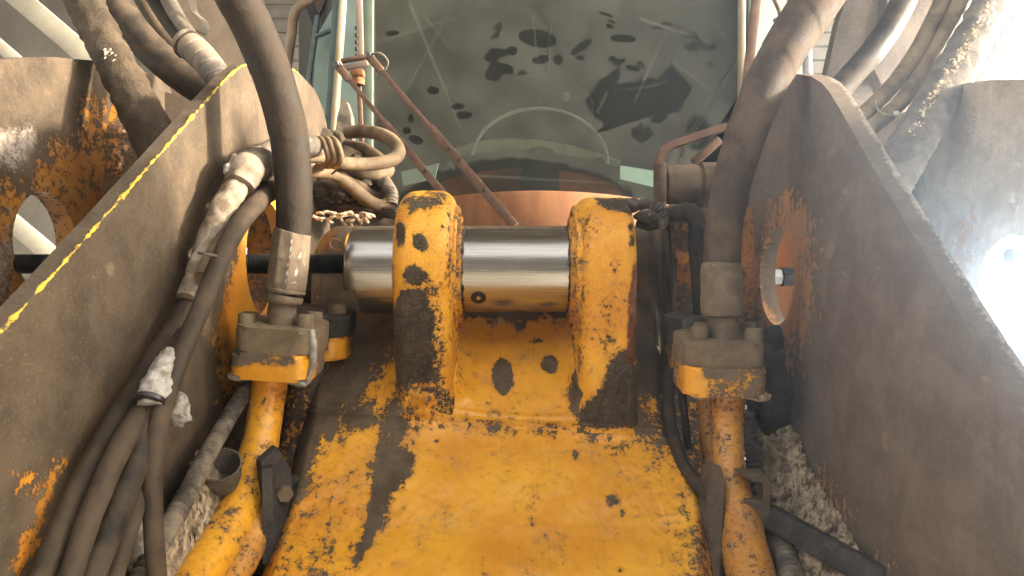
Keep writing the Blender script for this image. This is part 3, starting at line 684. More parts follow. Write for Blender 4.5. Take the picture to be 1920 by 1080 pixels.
# ---------------- threaded rods
def rod(x0, x1, Y, z, r):
    p = .0034; n = int((x1-x0)/p); prof = [(0, 0)]
    for k in range(n): prof += [(k*p, r*.84), (k*p+p*.42, r), (k*p+p*.58, r)]
    prof += [(n*p, 0)]
    return lathe((x0, Y, z), (1, 0, 0), prof, 22, sharp=15)
zr = P(0, 495, 1).z
tr_ = thing('threaded_rod', 'black threaded rod entering the left end of the steel pin', 'threaded rod', (-.5, 1, zr))
obj('rod', rod(-1.05, -.212, 1, zr, .0132), M['thread'], tr_)
ts = thing('threaded_rod', 'threaded rod with bright hex nuts seen through the hole in the right inner plate', 'threaded rod', (.5, 1.1, zr))
zr2 = P(0, 519, 1.10).z
obj('rod', rod(.377, 1.3, 1.1, zr2, .008), M['nut'], ts)
obj('nut', hexprof((.384, 1.1, zr2), (1, 0, 0), .0125, .013, .3), M['nut'], ts)
obj('nut', hexprof((.399, 1.1, zr2), (1, 0, 0), .0145, .03, .1), M['thread'], ts)
obj('washer', lathe((.3965, 1.1, zr2), (1, 0, 0), [(0, 0), (0, .014), (.0025, .014), (.0025, 0)], 28), M['thread'], ts)

tr2 = thing('threaded_rod', 'black rod crossing the bright hole in the far right plate', 'threaded rod', (.9, 1, P(0, 480, 1).z))
obj('rod', rod(.664, 1.25, 1, P(0, 481, 1).z, .0118), M['thread'], tr2)
# ================================================================= side plates
XI, XO = .35, .66
def yz(pts, X): return [(PX(a, b, X).y, PX(a, b, X).z) for a, b in pts]
def circ(cy, cz, r, n=40): return [(cy+r*math.cos(2*math.pi*k/n), cz+r*math.sin(2*math.pi*k/n)) for k in range(n)]
def sideplate(name, X, sgn, outline, holes, th=.016, grid=.008):
    n = Vector((sgn*th, 0, 0))
    return slab(outline, holes, lambda u, v: (X*sgn, u, v), n, grid)
top = [(-260, 905), (0, 622), (100, 512), (200, 400), (310, 275), (395, 178), (428, 142), (455, 122), (490, 112), (535, 122), (562, 138), (590, 168), (606, 205), (613, 235), (616, 270)]
Lo = yz(top, -XI); Lo += [(1.5, CZ-.75), (.36, CZ-.75)]
holeL = circ(1.065, CZ+.042, .083)
me = sideplate('side_plate', XI, -1, Lo, [holeL])
regs = [(-.1, [(405, 640), (428, 560), (452, 440), (470, 390), (520, 330), (570, 380), (560, 620), (470, 660)], 14), (.30, [(400, 640), (420, 560), (400, 760), (470, 740), (470, 640)], 25),
  (.35, [(90, 862), (130, 845), (105, 945), (75, 1030), (30, 1085), (15, 1070), (55, 960)], 12), (.38, [(-10, 870), (70, 880), (62, 910), (-10, 905)], 10), (.42, ell(35, 920, 30, 15), 10), (.4, ell(10, 965, 14, 10), 8)]
wear(me, 1.0, regs)
q = proj([v.co for v in me.vertices]); V3 = np.array([v.co for v in me.vertices])
Pe = np.array(Lo[:len(top)]); dd = np.full(len(V3), 9.)
for i in range(len(top)-4):
    a, b = Pe[i], Pe[i+1]; e = b-a; t_ = np.clip(((V3[:, 1:]-a)@e)/(e@e), 0, 1); dd = np.minimum(dd, np.linalg.norm(V3[:, 1:]-(a+t_[:, None]*e), axis=1))
wear(me, 0, [(.30, [(400, 330), (450, 290), (480, 330), (440, 420), (390, 520), (375, 500), (410, 400)], 8)], 'alt', q)
LP = tag(obj('side_plate', me, M['plate'], None), 'tan brown inner plate with a yellow chipped edge left of the big hose', 'steel plate')
# bare yellow chipped line along the plate edge
yl = []
for i in range(1, 11):
    yl.append((-XI-.0002, Lo[i][0], Lo[i][1]-.0010, .0012 if i < 8 else .0008))
me = sweep(yl, seg=8, step=.0015, lump=.0022, lscale=85)
M['edgeyel'] = grime('chipped yellow edge paint', paint=(.80, .58, .06), paint2=(.72, .48, .04), bias=.36, amp=.8, sc=50, dustamt=.05, rustamt=.1)
obj('chipped_edge', me, M['edgeyel'], LP)

top = [(2200, 1240), (2060, 1010), (1920, 782), (1800, 585), (1700, 420), (1620, 285), (1575, 205), (1555, 172), (1540, 155), (1520, 143), (1495, 139), (1470, 142), (1452, 160), (1436, 190), (1424, 230), (1415, 280), (1410, 320)]
Ro = yz(top, XI); Ro += [(1.10, Ro[-1][1]-.02), (1.14, CZ-.75), (.36, CZ-.75)]
hp = yz([(1426, 520), (1487, 520)], XI); cyR = (hp[0][0]+hp[1][0])/2; rR_ = abs(hp[0][0]-hp[1][0])/2
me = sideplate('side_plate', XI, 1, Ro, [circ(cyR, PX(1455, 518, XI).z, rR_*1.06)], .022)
wear(me, 1.0, [(.22, [(1432, 430), (1450, 370), (1480, 352), (1500, 365), (1525, 420), (1532, 500), (1522, 610), (1500, 700), (1475, 720), (1450, 640), (1420, 600), (1400, 600), (1405, 500)], 32), (.35, [(1390, 480), (1412, 480), (1415, 640), (1395, 640)], 12), (.45, [(1470, 900), (1540, 860), (1620, 960), (1600, 1080), (1560, 1000)], 30), (.48, ell(1640, 1060, 40, 25), 20)])
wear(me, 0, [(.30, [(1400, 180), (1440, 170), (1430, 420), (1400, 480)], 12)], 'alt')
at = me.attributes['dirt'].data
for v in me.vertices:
    if v.co.x > XI+.004: at[v.index].value = .95; me.attributes['alt'].data[v.index].value = .62 if math.hypot(v.co.y-cyR, v.co.z-PX(1455, 518, XI).z) > rR_*1.3 else .2  # edge faces paler: sky light on them put into the colour
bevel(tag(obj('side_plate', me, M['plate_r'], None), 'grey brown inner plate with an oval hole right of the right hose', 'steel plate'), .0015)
bevel(LP, .001)

M['hidden'] = M['darkpanel']
# outer plates
Oo = yz([(-330, 150), (-120, 122), (0, 112), (40, 108), (100, 107), (170, 113), (215, 118)], -XO)
Oo += [(1.42, CZ+.40), (1.55, CZ+.30), (1.9, CZ-.05), (1.9, CZ-.8), (.55, CZ-.8), (.60, CZ+.15)]
me = sideplate('outer_plate', XO, -1, Oo, [circ(1.058, PX(95, 455, -XO).z, .071)], .03)
wear(me, .95, [(.30, [(-20, 360), (60, 345), (150, 300), (200, 300), (300, 340), (200, 480), (60, 640), (-20, 640)], 35), (.30, [(60, 330), (120, 260), (200, 260), (230, 340), (140, 380)], 30), (.55, ell(175, 210, 40, 60), 30)])
wear(me, .0, [(.58, [(-30, 230), (60, 200), (100, 240), (80, 300), (30, 345), (-30, 350)], 22), (.6, [(-30, 380), (40, 370), (50, 480), (20, 560), (-30, 560)], 22), (.45, [(90, 130), (140, 130), (140, 260), (100, 260)], 25), (.4, ell(135, 330, 30, 40), 20)], 'alt')
bevel(tag(obj('outer_plate', me, M['outer'], None), 'rusty muddy outer plate with a round hole at the far left', 'steel plate'), .003)
Oo = [(.15, CZ+.55), (.60, CZ+.48), (.66, CZ+.40), (.73, CZ+.27), (.82, CZ+.25)]+yz([(1920, 148), (1860, 150), (1815, 155), (1770, 165), (1735, 200)], XO)  # near end raised out of view to keep sun off the left plate
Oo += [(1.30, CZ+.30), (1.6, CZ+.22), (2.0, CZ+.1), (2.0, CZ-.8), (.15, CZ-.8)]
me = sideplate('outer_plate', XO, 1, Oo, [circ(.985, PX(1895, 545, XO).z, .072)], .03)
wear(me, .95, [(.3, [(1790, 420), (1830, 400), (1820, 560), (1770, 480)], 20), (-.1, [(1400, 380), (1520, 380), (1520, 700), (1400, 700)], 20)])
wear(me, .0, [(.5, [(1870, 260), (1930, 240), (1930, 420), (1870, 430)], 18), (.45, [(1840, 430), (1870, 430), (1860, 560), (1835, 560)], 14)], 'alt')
bevel(tag(obj('outer_plate', me, M['outer_r'], None), 'glare-paled dusty outer plate with a bright hole at the far right', 'steel plate'), .003)
tag(obj('link_boss', tp([(512, 330, 1.34, 34), (508, 420, 1.33, 40), (506, 520, 1.32, 42), (504, 660, 1.30, 42)], seg=28, lump=.003), grime('yellow brown boss', paint=(.5, .2, .02), paint2=(.4, .15, .02), bias=.42, amp=.7, sc=20)), 'yellow brown boss seen through the hole behind the left hose ferrule', 'machine boss')
# lift link boss behind the left outer plate, dusty webs behind
bs = tag(obj('link_boss', tp([(222, 150, 1.28, 34), (222, 200, 1.27, 44), (220, 260, 1.26, 48), (218, 330, 1.25, 48), (214, 430, 1.24, 48)], seg=28, lump=.004), grime('muddy orange boss', paint=(.45, .17, .02), paint2=(.35, .12, .015), bias=.55, amp=.7, sc=16, dirt=(.05, .032, .018), dirt2=(.12, .08, .045), bumpst=1, bd=.003)), 'muddy orange boss below the slanting mud covered bar on the left', 'machine boss')
# ================================================================= frame walls behind and below
fw = thing('frame_wall', 'mud caked frame wall behind the casting and hoses', 'machine frame', (0, 1.5, 1))
def muddy(amp, sc, lo=0, seed=0):
    return lambda p: p+Vector((0, -amp*max(lo, nz(p, sc, 5, seed)), amp*.3*nz(p, sc, 4, seed+9)))
me = slabY([(560, 250), (640, 250), (662, 330), (700, 370), (745, 392), (870, 425), (1190, 432), (1240, 395), (1330, 330), (1450, 330), (1450, 760), (560, 760)], 1.50, .04, .012, disp=muddy(.02, 14))
obj('bulkhead', me, M['mud'], fw)
obj('web', mesh('web', [(-.35, 1.2, CZ-.8), (-.1, 1.2, CZ-.8), (-.1, 1.3, CZ-.02), (-.35, 1.3, CZ-.02), (-.35, 1.26, CZ-.8), (-.1, 1.26, CZ-.8), (-.1, 1.36, CZ-.02), (-.35, 1.36, CZ-.02)], [(0, 1, 2, 3), (7, 6, 5, 4), (3, 2, 6, 7), (0, 4, 5, 1), (0, 3, 7, 4), (1, 5, 6, 2)], False), M['pipe_dark'], fw)
obj('web', mesh('web', [(.1, 1.2, CZ-.8), (.35, 1.2, CZ-.8), (.35, 1.34, CZ+.10), (.1, 1.34, CZ+.10), (.1, 1.26, CZ-.8), (.35, 1.26, CZ-.8), (.35, 1.40, CZ+.10), (.1, 1.40, CZ+.10)], [(0, 1, 2, 3), (7, 6, 5, 4), (3, 2, 6, 7), (0, 4, 5, 1), (0, 3, 7, 4), (1, 5, 6, 2)], False), M['pipe_dark'], fw)
obj('sill', box((-.27, .95, CZ-.55), .18, .9, .05, Matrix.Rotation(R(14), 3, 'X')), M['mud'], fw)
obj('sill', box((.29, .95, CZ-.55), .18, .9, .05, Matrix.Rotation(R(14), 3, 'X')), M['mud'], fw)

# left: dusty boom web, mud bar, hoses
me = slabY([(318, -80), (398, -80), (425, 20), (462, 105), (482, 190), (440, 260), (300, 250)], 1.50, .05, .015)
bevel(tag(obj('boom_web', me, M['brownpanel'], None), 'pale dusty boom plate behind the upper left hoses', 'machine plate'), .006)
me = slabY([(196, 20), (215, 60), (238, 120), (268, 150), (310, 172), (372, 190), (360, 270), (300, 320), (240, 300), (200, 150)], 1.42, .03, .012, disp=lambda p: p+Vector((0, .25*(p.z-CZ-.25)*(p.x+.65), 0)))
tag(obj('boom_web', me, M['brownpanel'], None), 'curved pale web showing between the mud bar and the black hose', 'machine plate')
lk = thing('link_bar', 'mud covered bar slanting down at the upper left', 'link bar', P(215, 120, 1.15))
obj('bar', sweep([(*P(a, b, Y), r*Y/F) for a, b, Y, r in ((118, -80, 1.2, 33), (175, 40, 1.17, 34), (228, 140, 1.13, 36), (272, 225, 1.10, 39), (318, 320, 1.08, 42), (400, 500, 1.05, 42))], seg=44, step=.005, lump=.0035, lscale=55, flat=.8), M['mud'], lk)
cr = []
for k in range(120):
    f = random.random(); px = 196+f*105+random.gauss(0, 5); py = 95+f*150+random.gauss(0, 5)
    cr.append(blob(P(px, py, 1.118-.02*f), (random.uniform(.001, .003),)*3, .6, 200, k, 1))
stuff(obj('mud_crumbs', join(cr), M['drymud'], lk))

def hose1(name, label, pts, mt, cat='hose', group=None, seg=20, step=.008, tube=tp, **k):
    t = obj(name, tube(pts, seg=seg, step=step, **k), M[mt]); tag(t, label, cat, group); return t
G1 = 'old hoses at the upper left'
hose1('hydraulic_hose', 'thick dust speckled black hose curving past the mud bar at upper left', [(190, -60, 1.30, 28), (232, 30, 1.30, 29), (290, 100, 1.29, 30), (352, 150, 1.27, 30), (420, 195, 1.25, 30), (520, 310, 1.24, 30)], 'hose_old', group=G1, lump=.001)
hose1('hydraulic_hose', 'thin brown hose between the black hose and the clamped pair at upper left', [(238, -60, 1.38, 14), (290, 40, 1.38, 14), (345, 110, 1.36, 14), (410, 160, 1.33, 14)], 'cable', group=G1)
hose1('hydraulic_hose', 'brown grey hose entering the banded clamp at upper left', [(262, -50, 1.24, 15), (300, 15, 1.24, 15), (332, 62, 1.22, 14), (362, 92, 1.20, 14)], 'hose_old', group=G1)
hose1('hydraulic_hose', 'shiny pale hose entering the banded clamp beside the dusty plate', [(292, -50, 1.22, 14), (326, 20, 1.22, 14), (352, 60, 1.20, 13), (376, 88, 1.18, 13)], 'cable_grey', group=G1)
cl = thing('hose_clamp', 'banded grey sleeve clamping two hoses at upper left with a curled loose strap', 'hose clamp', P(385, 105, 1.17))
obj('sleeve', tp([(346, 78, 1.19, 26), (370, 98, 1.18, 27), (392, 122, 1.17, 26), (412, 150, 1.16, 25), (440, 186, 1.15, 24), (500, 280, 1.13, 24)], seg=28, step=.002, rfn=lambda s, a: 1-.06*(abs((s % .022)-.011) < .0012), openend=False), M['cable_grey'], cl)
obj('band', tp([(347, 80, 1.19, 28), (352, 84, 1.19, 28.5), (356, 88, 1.19, 28)], seg=28, step=.002), M['cable'], cl)
V, Fc = [], []
crv = [(352, -30), (352, 0), (356, 18), (366, 28), (374, 36), (376, 50), (368, 58), (360, 54)]
pc, _ = catmull([(a/100, b/100, 0, 0) for a, b in crv], .03)
for a, b, *_ in pc:
    p = P(a*100, b*100, 1.2); V += [p+Vector((0, 0, 0)), p+Vector((.012, .004, -.006)), p+Vector((.0125, .004, -.0045)), p+Vector((.0005, 0, .0015))]
n = len(pc)
for i in range(n-1):
    for k in range(4): a, b = i*4+k, i*4+(k+1) % 4; Fc.append((a, b, b+4, a+4))
obj('loose_strap', mesh('strap', V, Fc, True, 40), M['cable_grey'], cl)

# ================================================================= big pressure hoses with ferrules
def seam(sp, k): return lambda s, a: 1+.030*((((s+k*math.cos(a))/sp) % 1)-.5)
def bighose(label, pts, mt, fpts, spts, extra, sp):
    t = thing('hydraulic_hose', label, 'hose', P(*fpts[0][:3]), 'big pressure hoses in front of the plates')
    obj('hose_cover', tp(pts, seg=56, step=.0025, rfn=seam(sp, .012)), M[mt], t)
    N = 10
    fm = tp(fpts, seg=80, step=.0016, sharp=40, lump=.0006, lscale=90, rfn=(lambda s, a: math.cos(math.pi/N)/math.cos((a % (2*math.pi/N))-math.pi/N)) if mt == 'hose' else None)
    wear(fm, 0, [(.8, ell(547-k*2.2, 452+k*15, 2.2, 6, 8), 1.5) for k in range(6)]+[(.62, ell(563, 478, 4, 9, 15), 3), (.6, ell(556, 510, 6, 12, 10), 4), (.7, ell(553, 530, 8, 4), 3), (.55, ell(570, 500, 2, 30, 5), 2)] if mt == 'hose' else [], 'alt')
    obj('ferrule', fm, M['ferrule'], t)
    obj('stem', tp(spts, seg=32, step=.004, lump=.0004, lscale=90), M['ferrule'], t)
    for e in extra: obj('collar', tp(e, seg=36, step=.0015, lump=.0003, lscale=90), M['ferrule'], t)
    return t
bighose('thick black hose rising in a curve left of the yellow casting', [(402, -90, .84, 40), (442, -10, .85, 39.5), (478, 60, .86, 38.5), (512, 145, .865, 37), (538, 235, .87, 36), (549, 320, .872, 34.5), (551, 390, .873, 33), (549, 442, .875, 31.5)], 'hose',
    [(548, 434, .875, 31), (547, 438, .875, 36), (544, 470, .875, 37.5), (540, 510, .876, 38), (536, 540, .877, 37), (535, 546, .877, 33)], [(532, 558, .878, 26), (529, 585, .88, 26.5), (527, 612, .88, 26.5)],
    [[(536, 541, .877, 36), (535, 546, .877, 38), (534.5, 550, .877, 36)], [(534, 551, .878, 34), (533, 555, .878, 35.5), (531.5, 564, .878, 35.5), (531, 569, .878, 33)]], .075)
hr = bighose('thick brown dusty hose rising to the right of the yellow casting', [(1600, -110, .90, 50), (1545, -20, .89, 46), (1490, 62, .885, 43), (1440, 150, .88, 40), (1403, 240, .875, 37.5), (1378, 320, .873, 36), (1360, 410, .873, 34.5), (1352, 502, .875, 34)], 'hose_r',
    [(1352, 494, .875, 34), (1352, 500, .875, 37), (1353, 540, .876, 38.5), (1354, 575, .877, 39), (1354, 590, .877, 38), (1354, 594, .877, 31)], [(1355, 590, .878, 27), (1356, 612, .88, 28.5), (1357, 638, .88, 29)], [], .060)

# ================================================================= flanged pipes
def rblock(px0, px1, py0, py1, Y, depth, cor, skew=0, bev=.004, rr_=None):
    """rounded block, footprint rounded in plan; skew tilts the right end"""
    a, b = P(px0, py0, Y), P(px1, py1, Y); w, h = abs(b.x-a.x), abs(a.z-b.z); c = (a+b)/2+Vector((0, depth/2, 0))
    bm = bmesh.new(); pts = []
    for sx, sy, a0 in ((1, 1, 0), (-1, 1, 90), (-1, -1, 180), (1, -1, 270)):
        for k in range(7):
            an = R(a0+90*k/6); pts.append((sx*(w/2-cor)+cor*math.cos(an), sy*(depth/2-cor)+cor*math.sin(an)))
    vb = [bm.verts.new((x, y, -h/2)) for x, y in pts]; vt = [bm.verts.new((x, y, h/2)) for x, y in pts]
    n = len(pts); bm.faces.new(vb[::-1]); bm.faces.new(vt)
    for i in range(n): bm.faces.new((vb[i], vb[(i+1) % n], vt[(i+1) % n], vt[i]))
    es = [e for e in bm.edges if abs(e.verts[0].co.z-e.verts[1].co.z) < 1e-6]
    bmesh.ops.bevel(bm, geom=es, offset=bev, segments=3, affect='EDGES')
    bmesh.ops.subdivide_edges(bm, edges=[e for e in bm.edges if e.calc_length() > .008], cuts=5, use_grid_fill=True)
    bmesh.ops.transform(bm, matrix=Matrix.Translation(c) @ Matrix.Rotation(R(skew), 4, 'Y') @ Matrix.Rotation(R(8), 4, 'X'), verts=bm.verts)
    me = bpy.data.meshes.new('block'); bm.to_mesh(me); bm.free()
    me.polygons.foreach_set('use_smooth', [True]*len(me.polygons)); me.set_sharp_from_angle(angle=R(50)); return me
GF = 'flanged pipes feeding the big hoses'
fp = thing('flanged_pipe', 'chipped yellow pipe with a bolted two part flange under the left hose', 'pipe', P(507, 660, .88), GF)
obj('pipe', tp([(512, 690, .892, 36), (507, 712, .89, 33), (500, 760, .885, 32), (491, 815, .87, 33), (480, 870, .85, 36), (462, 925, .82, 39), (432, 985, .785, 41), (396, 1045, .745, 42), (340, 1130, .69, 44), (280, 1220, .63, 46), (200, 1380, .57, 48)], seg=48, step=.003, lump=.0007, lscale=60), M['pipe'], fp)
me = rblock(426, 578, 655, 706, .845, .085, .015, 4)
wear(me, 1.0, [(-.2, [(424, 685), (450, 690), (480, 680), (520, 690), (560, 685), (590, 650), (590, 730), (424, 730)], 7), (-.2, [(548, 655), (590, 655), (590, 690), (560, 690)], 6), (.3, ell(515, 672, 14, 6), 5), (.45, ell(505, 660, 40, 3), 4)])
obj('pipe_flange', me, M['flange_y'], fp)
obj('split_flange', rblock(434, 588, 607, 659, .845, .085, .017, 4), M['flange_b'], fp)
for px, py, Y in ((462, 604, .87), (572, 606, .87), (470, 600, .91), (588, 600, .91)):
    obj('bolt', capscrew(P(px, py+8, Y), (.05, 0, 1), 16*Y/F, .0155), M['flange_b'], fp)
for px, py, Y in ((452, 704, .862), (560, 716, .862)):
    obj('bolt_end', blob(P(px, py, Y), (.013, .012, .006), .5, 60, px, 3), M['crust'], fp)
obj('grease_seam', tp([(584, 618, .852, 5), (588, 650, .852, 7), (586, 685, .853, 6), (577, 715, .855, 5)], seg=10, lump=.002, lscale=90), M['crust'], fp)

fp2 = thing('flanged_pipe', 'dark rusty pipe with a black topped flange behind the left yellow pipe', 'pipe', P(600, 640, .98), GF)
obj('pipe', tp([(580, 670, .985, 36), (575, 720, .98, 36), (565, 790, .965, 35), (548, 870, .94, 34), (530, 960, .90, 32), (500, 1060, .86, 32)], seg=32, step=.006, lump=.0006), M['pipe_dark'], fp2)
obj('split_flange', rblock(500, 648, 582, 626, .955, .085, .024, 4), M['flange_k'], fp2)
me = rblock(505, 643, 624, 668, .957, .08, .022, 4)
wear(me, .8, [(.1, [(622, 630), (655, 630), (650, 690), (618, 680)], 8), (.1, [(560, 662), (660, 662), (660, 690), (560, 690)], 6)])
obj('pipe_flange', me, M['flange_y'], fp2)
for px in (520, 632): obj('bolt', capscrew(P(px, 590, .985), (.05, 0, 1), .012, .014), M['flange_b'], fp2)

fp3 = thing('flanged_pipe', 'rusting yellow pipe with a bolted two part flange under the right hose', 'pipe', P(1365, 690, .88), GF)
obj('pipe', tp([(1364, 725, .892, 38), (1365, 748, .89, 31), (1365, 800, .885, 29), (1366, 860, .87, 29), (1370, 905, .855, 33), (1380, 955, .835, 38), (1392, 1010, .81, 42), (1408, 1080, .775, 45), (1440, 1200, .72, 48), (1480, 1380, .66, 50), (1520, 1600, .60, 52)], seg=48, step=.003, lump=.0007, lscale=60), M['pipe_old'], fp3)
me = rblock(1288, 1443, 682, 738, .845, .085, .015, 1.5)
wear(me, .56, [(-.3, [(1280, 680), (1310, 680), (1318, 712), (1312, 745), (1280, 745)], 6), (1.0, [(1316, 680), (1370, 683), (1365, 708), (1320, 708)], 7), (.25, [(1325, 712), (1370, 712), (1370, 718), (1325, 718)], 4)])
obj('pipe_flange', me, M['flange_y'], fp3)
obj('split_flange', rblock(1286, 1440, 634, 685, .845, .085, .017, 1.5), M['flange_b'], fp3)
for px, py, Y in ((1312, 636, .87), (1413, 640, .87), (1318, 628, .915), (1400, 628, .915)):
    obj('bolt', capscrew(P(px, py, Y), (0, 0, 1), 16.5*Y/F, .0155), M['flange_b'], fp3)
for px, py, Y in ((1310, 738, .862), (1420, 742, .862)):
    obj('bolt_end', blob(P(px, py, Y), (.013, .012, .006), .5, 60, px, 3), M['drymud'], fp3)
fp4 = thing('flanged_pipe', 'thin rusty pipe and flange corner half hidden behind the right yellow pipe', 'pipe', P(1310, 650, .96), GF)
obj('pipe', tp([(1330, 690, .96, 24), (1332, 780, .955, 23), (1338, 860, .94, 23), (1348, 950, .91, 22), (1350, 1060, .88, 22)], seg=28, step=.006), M['pipe_old'], fp4)
me = rblock(1264, 1400, 640, 690, .95, .07, .018, 1.5); wear(me, .5, [])
obj('pipe_flange', me, M['flange_y'], fp4)
obj('split_flange', rblock(1256, 1405, 596, 642, .948, .07, .02, 1.5), M['flange_k'], fp4)
obj('shim', slabY([(1280, 600), (1320, 590), (1330, 640), (1280, 636)], .93, .004, .01), M['mudgrey'], fp4)
obj('shim', slabY([(1388, 600), (1434, 604), (1428, 640), (1388, 640)], .93, .004, .01), M['mudgrey'], fp4)
# ================================================================= clamps and brackets on the pipes
pc = thing('pipe_clamp', 'dark bolted clamp plate beside the left yellow pipe', 'pipe clamp', P(520, 930, .82))
V = [P(489, 868, .80), P(521, 838, .83), P(546, 880, .845), P(556, 960, .84), P(548, 1048, .815), P(516, 1044, .79), P(500, 960, .79)]
off = Vector((-.010, .012, -.001))
V2 = [P(500, 878, .787), P(521, 843, .81)]
me = mesh('plate', V+[v+Vector((-.012, .018, 0)) for v in V], [tuple(range(7)), tuple(range(13, 6, -1))]+[(i, (i+1) % 7, (i+1) % 7+7, i+7) for i in range(7)], False)
bevel(obj('clamp_plate', me, M['flange_k'], pc), .002)
bevel(obj('clamp_plate', slab([(0, 0), (.018, 0), (.020, .10), (.002, .10)], [], lambda u, v: P(491, 880, .785)+Vector((u*.5, -.0+u*.3, -v)), (-.006, .02, 0), .01), M['flange_k'], pc), .002)
q = P(533, 925, .825)
obj('bolt', hexprof(q, (.35, -.9, .1), .0095, .012, .2), M['flange_b'], pc)
obj('bolt_bracket', join([box(P(560, 915, .86), .022, .02, .03, None, .004), bar(P(572, 900, .86), P(585, 930, .87), .012, .02, .002)]), M['flange_k'], pc)
cu = thing('pipe_stub', 'small grey half round cup between the dark strut and the left yellow pipe', 'pipe stub', P(420, 880, .86))
ax = (P(440, 850, .88)-P(405, 905, .84)).normalized()
obj('cup', lathe(P(420, 908, .80), (.12, -.62, .78), [(-.004, 0), (-.002, .014), (.012, .019), (.034, .0215), (.0345, .0200), (.014, .017), (.002, .012), (.002, 0)], 32), M['mudgrey'], cu)

G2 = 'rusty side pipes'
tag(obj('yellow_pipe', tp([(520, 880, .87, 26), (503, 930, .84, 27), (486, 975, .81, 29), (462, 1035, .78, 31), (420, 1100, .74, 33), (370, 1180, .69, 35), (290, 1340, .63, 37)], seg=36, step=.004, lump=.0008), M['pipe_old']), 'second yellow pipe tucked under the main left yellow pipe', 'pipe')
tag(obj('strut', bar(P(455, 835, .90), P(285, 1095, .69), .019, .018, .004), M['flange_k']), 'dark strut slanting down between the conduit and the left yellow pipe', 'strut')

pc2 = thing('pipe_clamp', 'brown clamp plate and square hook around the right yellow pipe', 'pipe clamp', P(1345, 970, .84))
V = [P(1334, 878, .83), P(1352, 872, .825), P(1362, 908, .82), P(1360, 975, .815), P(1352, 1080, .79), P(1330, 1120, .78), P(1324, 980, .815)]
me = mesh('plate', V+[v+Vector((-.006, .02, 0)) for v in V], [tuple(range(7)), tuple(range(13, 6, -1))]+[(i, (i+1) % 7, (i+1) % 7+7, i+7) for i in range(7)], False)
bevel(obj('clamp_plate', me, M['mudbrown'], pc2), .002)
hk = [(1388, 890), (1436, 890), (1446, 900), (1446, 960), (1432, 1000), (1414, 970), (1392, 948), (1396, 936), (1434, 940), (1430, 905), (1412, 905), (1404, 900)]
bevel(obj('hook', slabY(hk, .815, .03, .006), M['mudbrown'], pc2), .0015)
obj('bolt', hexprof(P(1318, 955, .84), (-.8, -.6, 0), .010, .012), M['mudbrown'], pc2)
tag(obj('strut', bar(P(1438, 965, .83), P(1660, 1092, .70), .026, .02, .004), M['flange_k']), 'dark strut slanting down right from the square hook', 'strut')

# ================================================================= cables lying on the left plate
def Xc(pts, X, r): return [(a, b, X if len(p) < 3 else p[2], r if len(p) < 4 else p[3]) for p in pts for a, b in [p[:2]]]
GC = 'cables running down the left inner plate'
hose1('cable', 'outermost grimy cable running down the left inner plate', Xc([(-70, 1420), (30, 1190), (82, 1080), (142, 935), (215, 800), (285, 690), (335, 612), (366, 540), (388, 470)], -.328, 25), 'cable', 'cable', GC, tube=tx, lump=.0006)
hose1('cable', 'second cable from the left between two brown cables on the plate', Xc([(10, 1420), (88, 1190), (132, 1080), (172, 960), (222, 845), (268, 770), (310, 700), (350, 630)], -.308, 22), 'cable', 'cable', GC, tube=tx, lump=.0006)
ft = hose1('cable', 'brown speckled cable ending in a white crusted joint', Xc([(70, 1420), (135, 1190), (172, 1085), (214, 975), (262, 850), (292, 752), (300, 700)], -.300, 24), 'hose_old', 'cable', GC, tube=tx, lump=.0005)
hose1('cable', 'thin dark cable beside the black front cable at the bottom left', Xc([(135, 1420), (187, 1190), (213, 1085), (245, 980), (276, 880), (300, 800)], -.300, 18), 'cable', 'cable', GC, tube=tx)
hose1('cable', 'black front cable hanging straight down the lower left', Xc([(315, 1420), (303, 1190), (294, 1080), (287, 970), (286, 880), (298, 790), (322, 715), (350, 640), (384, 560), (412, 490), (446, 425), (490, 372), (540, 335)], -.29, 18), 'cable', 'cable', GC, tube=tx, lump=.0005)
jt = thing('crusted_joint', 'white crusted cable joint beside the black front cable', 'cable joint', PX(288, 735, -.31))
obj('joint', tx([(284, 762, -.298, 26), (290, 735, -.298, 27), (302, 700, -.298, 24), (318, 668, -.300, 18)], seg=28, step=.002, lump=.0032, lscale=100), M['crust'], jt)
obj('band', tx([(279, 757, -.298, 29), (282, 749, -.298, 29)], seg=24, step=.002), M['darkhole'], jt)
tag(obj('grease_lump', blob(PX(340, 772, -.315), (.010, .008, .013), .7, 70, 3, 4), M['crust']), 'white grease lump hanging beside the crusted joint', 'grease lump')
tag(obj('grease_lump', blob(PX(262, 1010, -.32), (.014, .01, .03), .6, 60, 5, 4), M['crust']), 'long white grease smear at the bottom left beside the conduit', 'grease lump')
# crusted sleeve, elbow and tie higher on the plate
sl_ = thing('cable_sleeve', 'white crusted cable sleeve bent at a clamped elbow on the left plate', 'cable sleeve', PX(430, 400, -.33))
obj('sleeve', tx([(350, 560, -.325, 19), (375, 500, -.322, 21), (398, 440, -.318, 24), (424, 385, -.312, 24), (452, 335, -.308, 22), (465, 318, -.308, 20)], seg=32, step=.002, lump=.0022, lscale=80), M['cable_white'], sl_)
obj('elbow', tx([(448, 350, -.305, 27), (462, 322, -.303, 32), (478, 308, -.305, 30), (492, 298, -.310, 24)], seg=32, step=.002, lump=.0022, lscale=80), M['cable_white'], sl_)
obj('ring', tx([(480, 318, -.302, 30), (486, 310, -.302, 31), (490, 304, -.303, 29)], seg=28, step=.002), M['cable_grey'], sl_)
obj('upper_hose', tx([(480, 308, -.306, 22), (505, 285, -.305, 21), (545, 272, -.306, 20), (600, 275, -.31, 20)], seg=24, step=.004), M['cable_grey'], sl_)
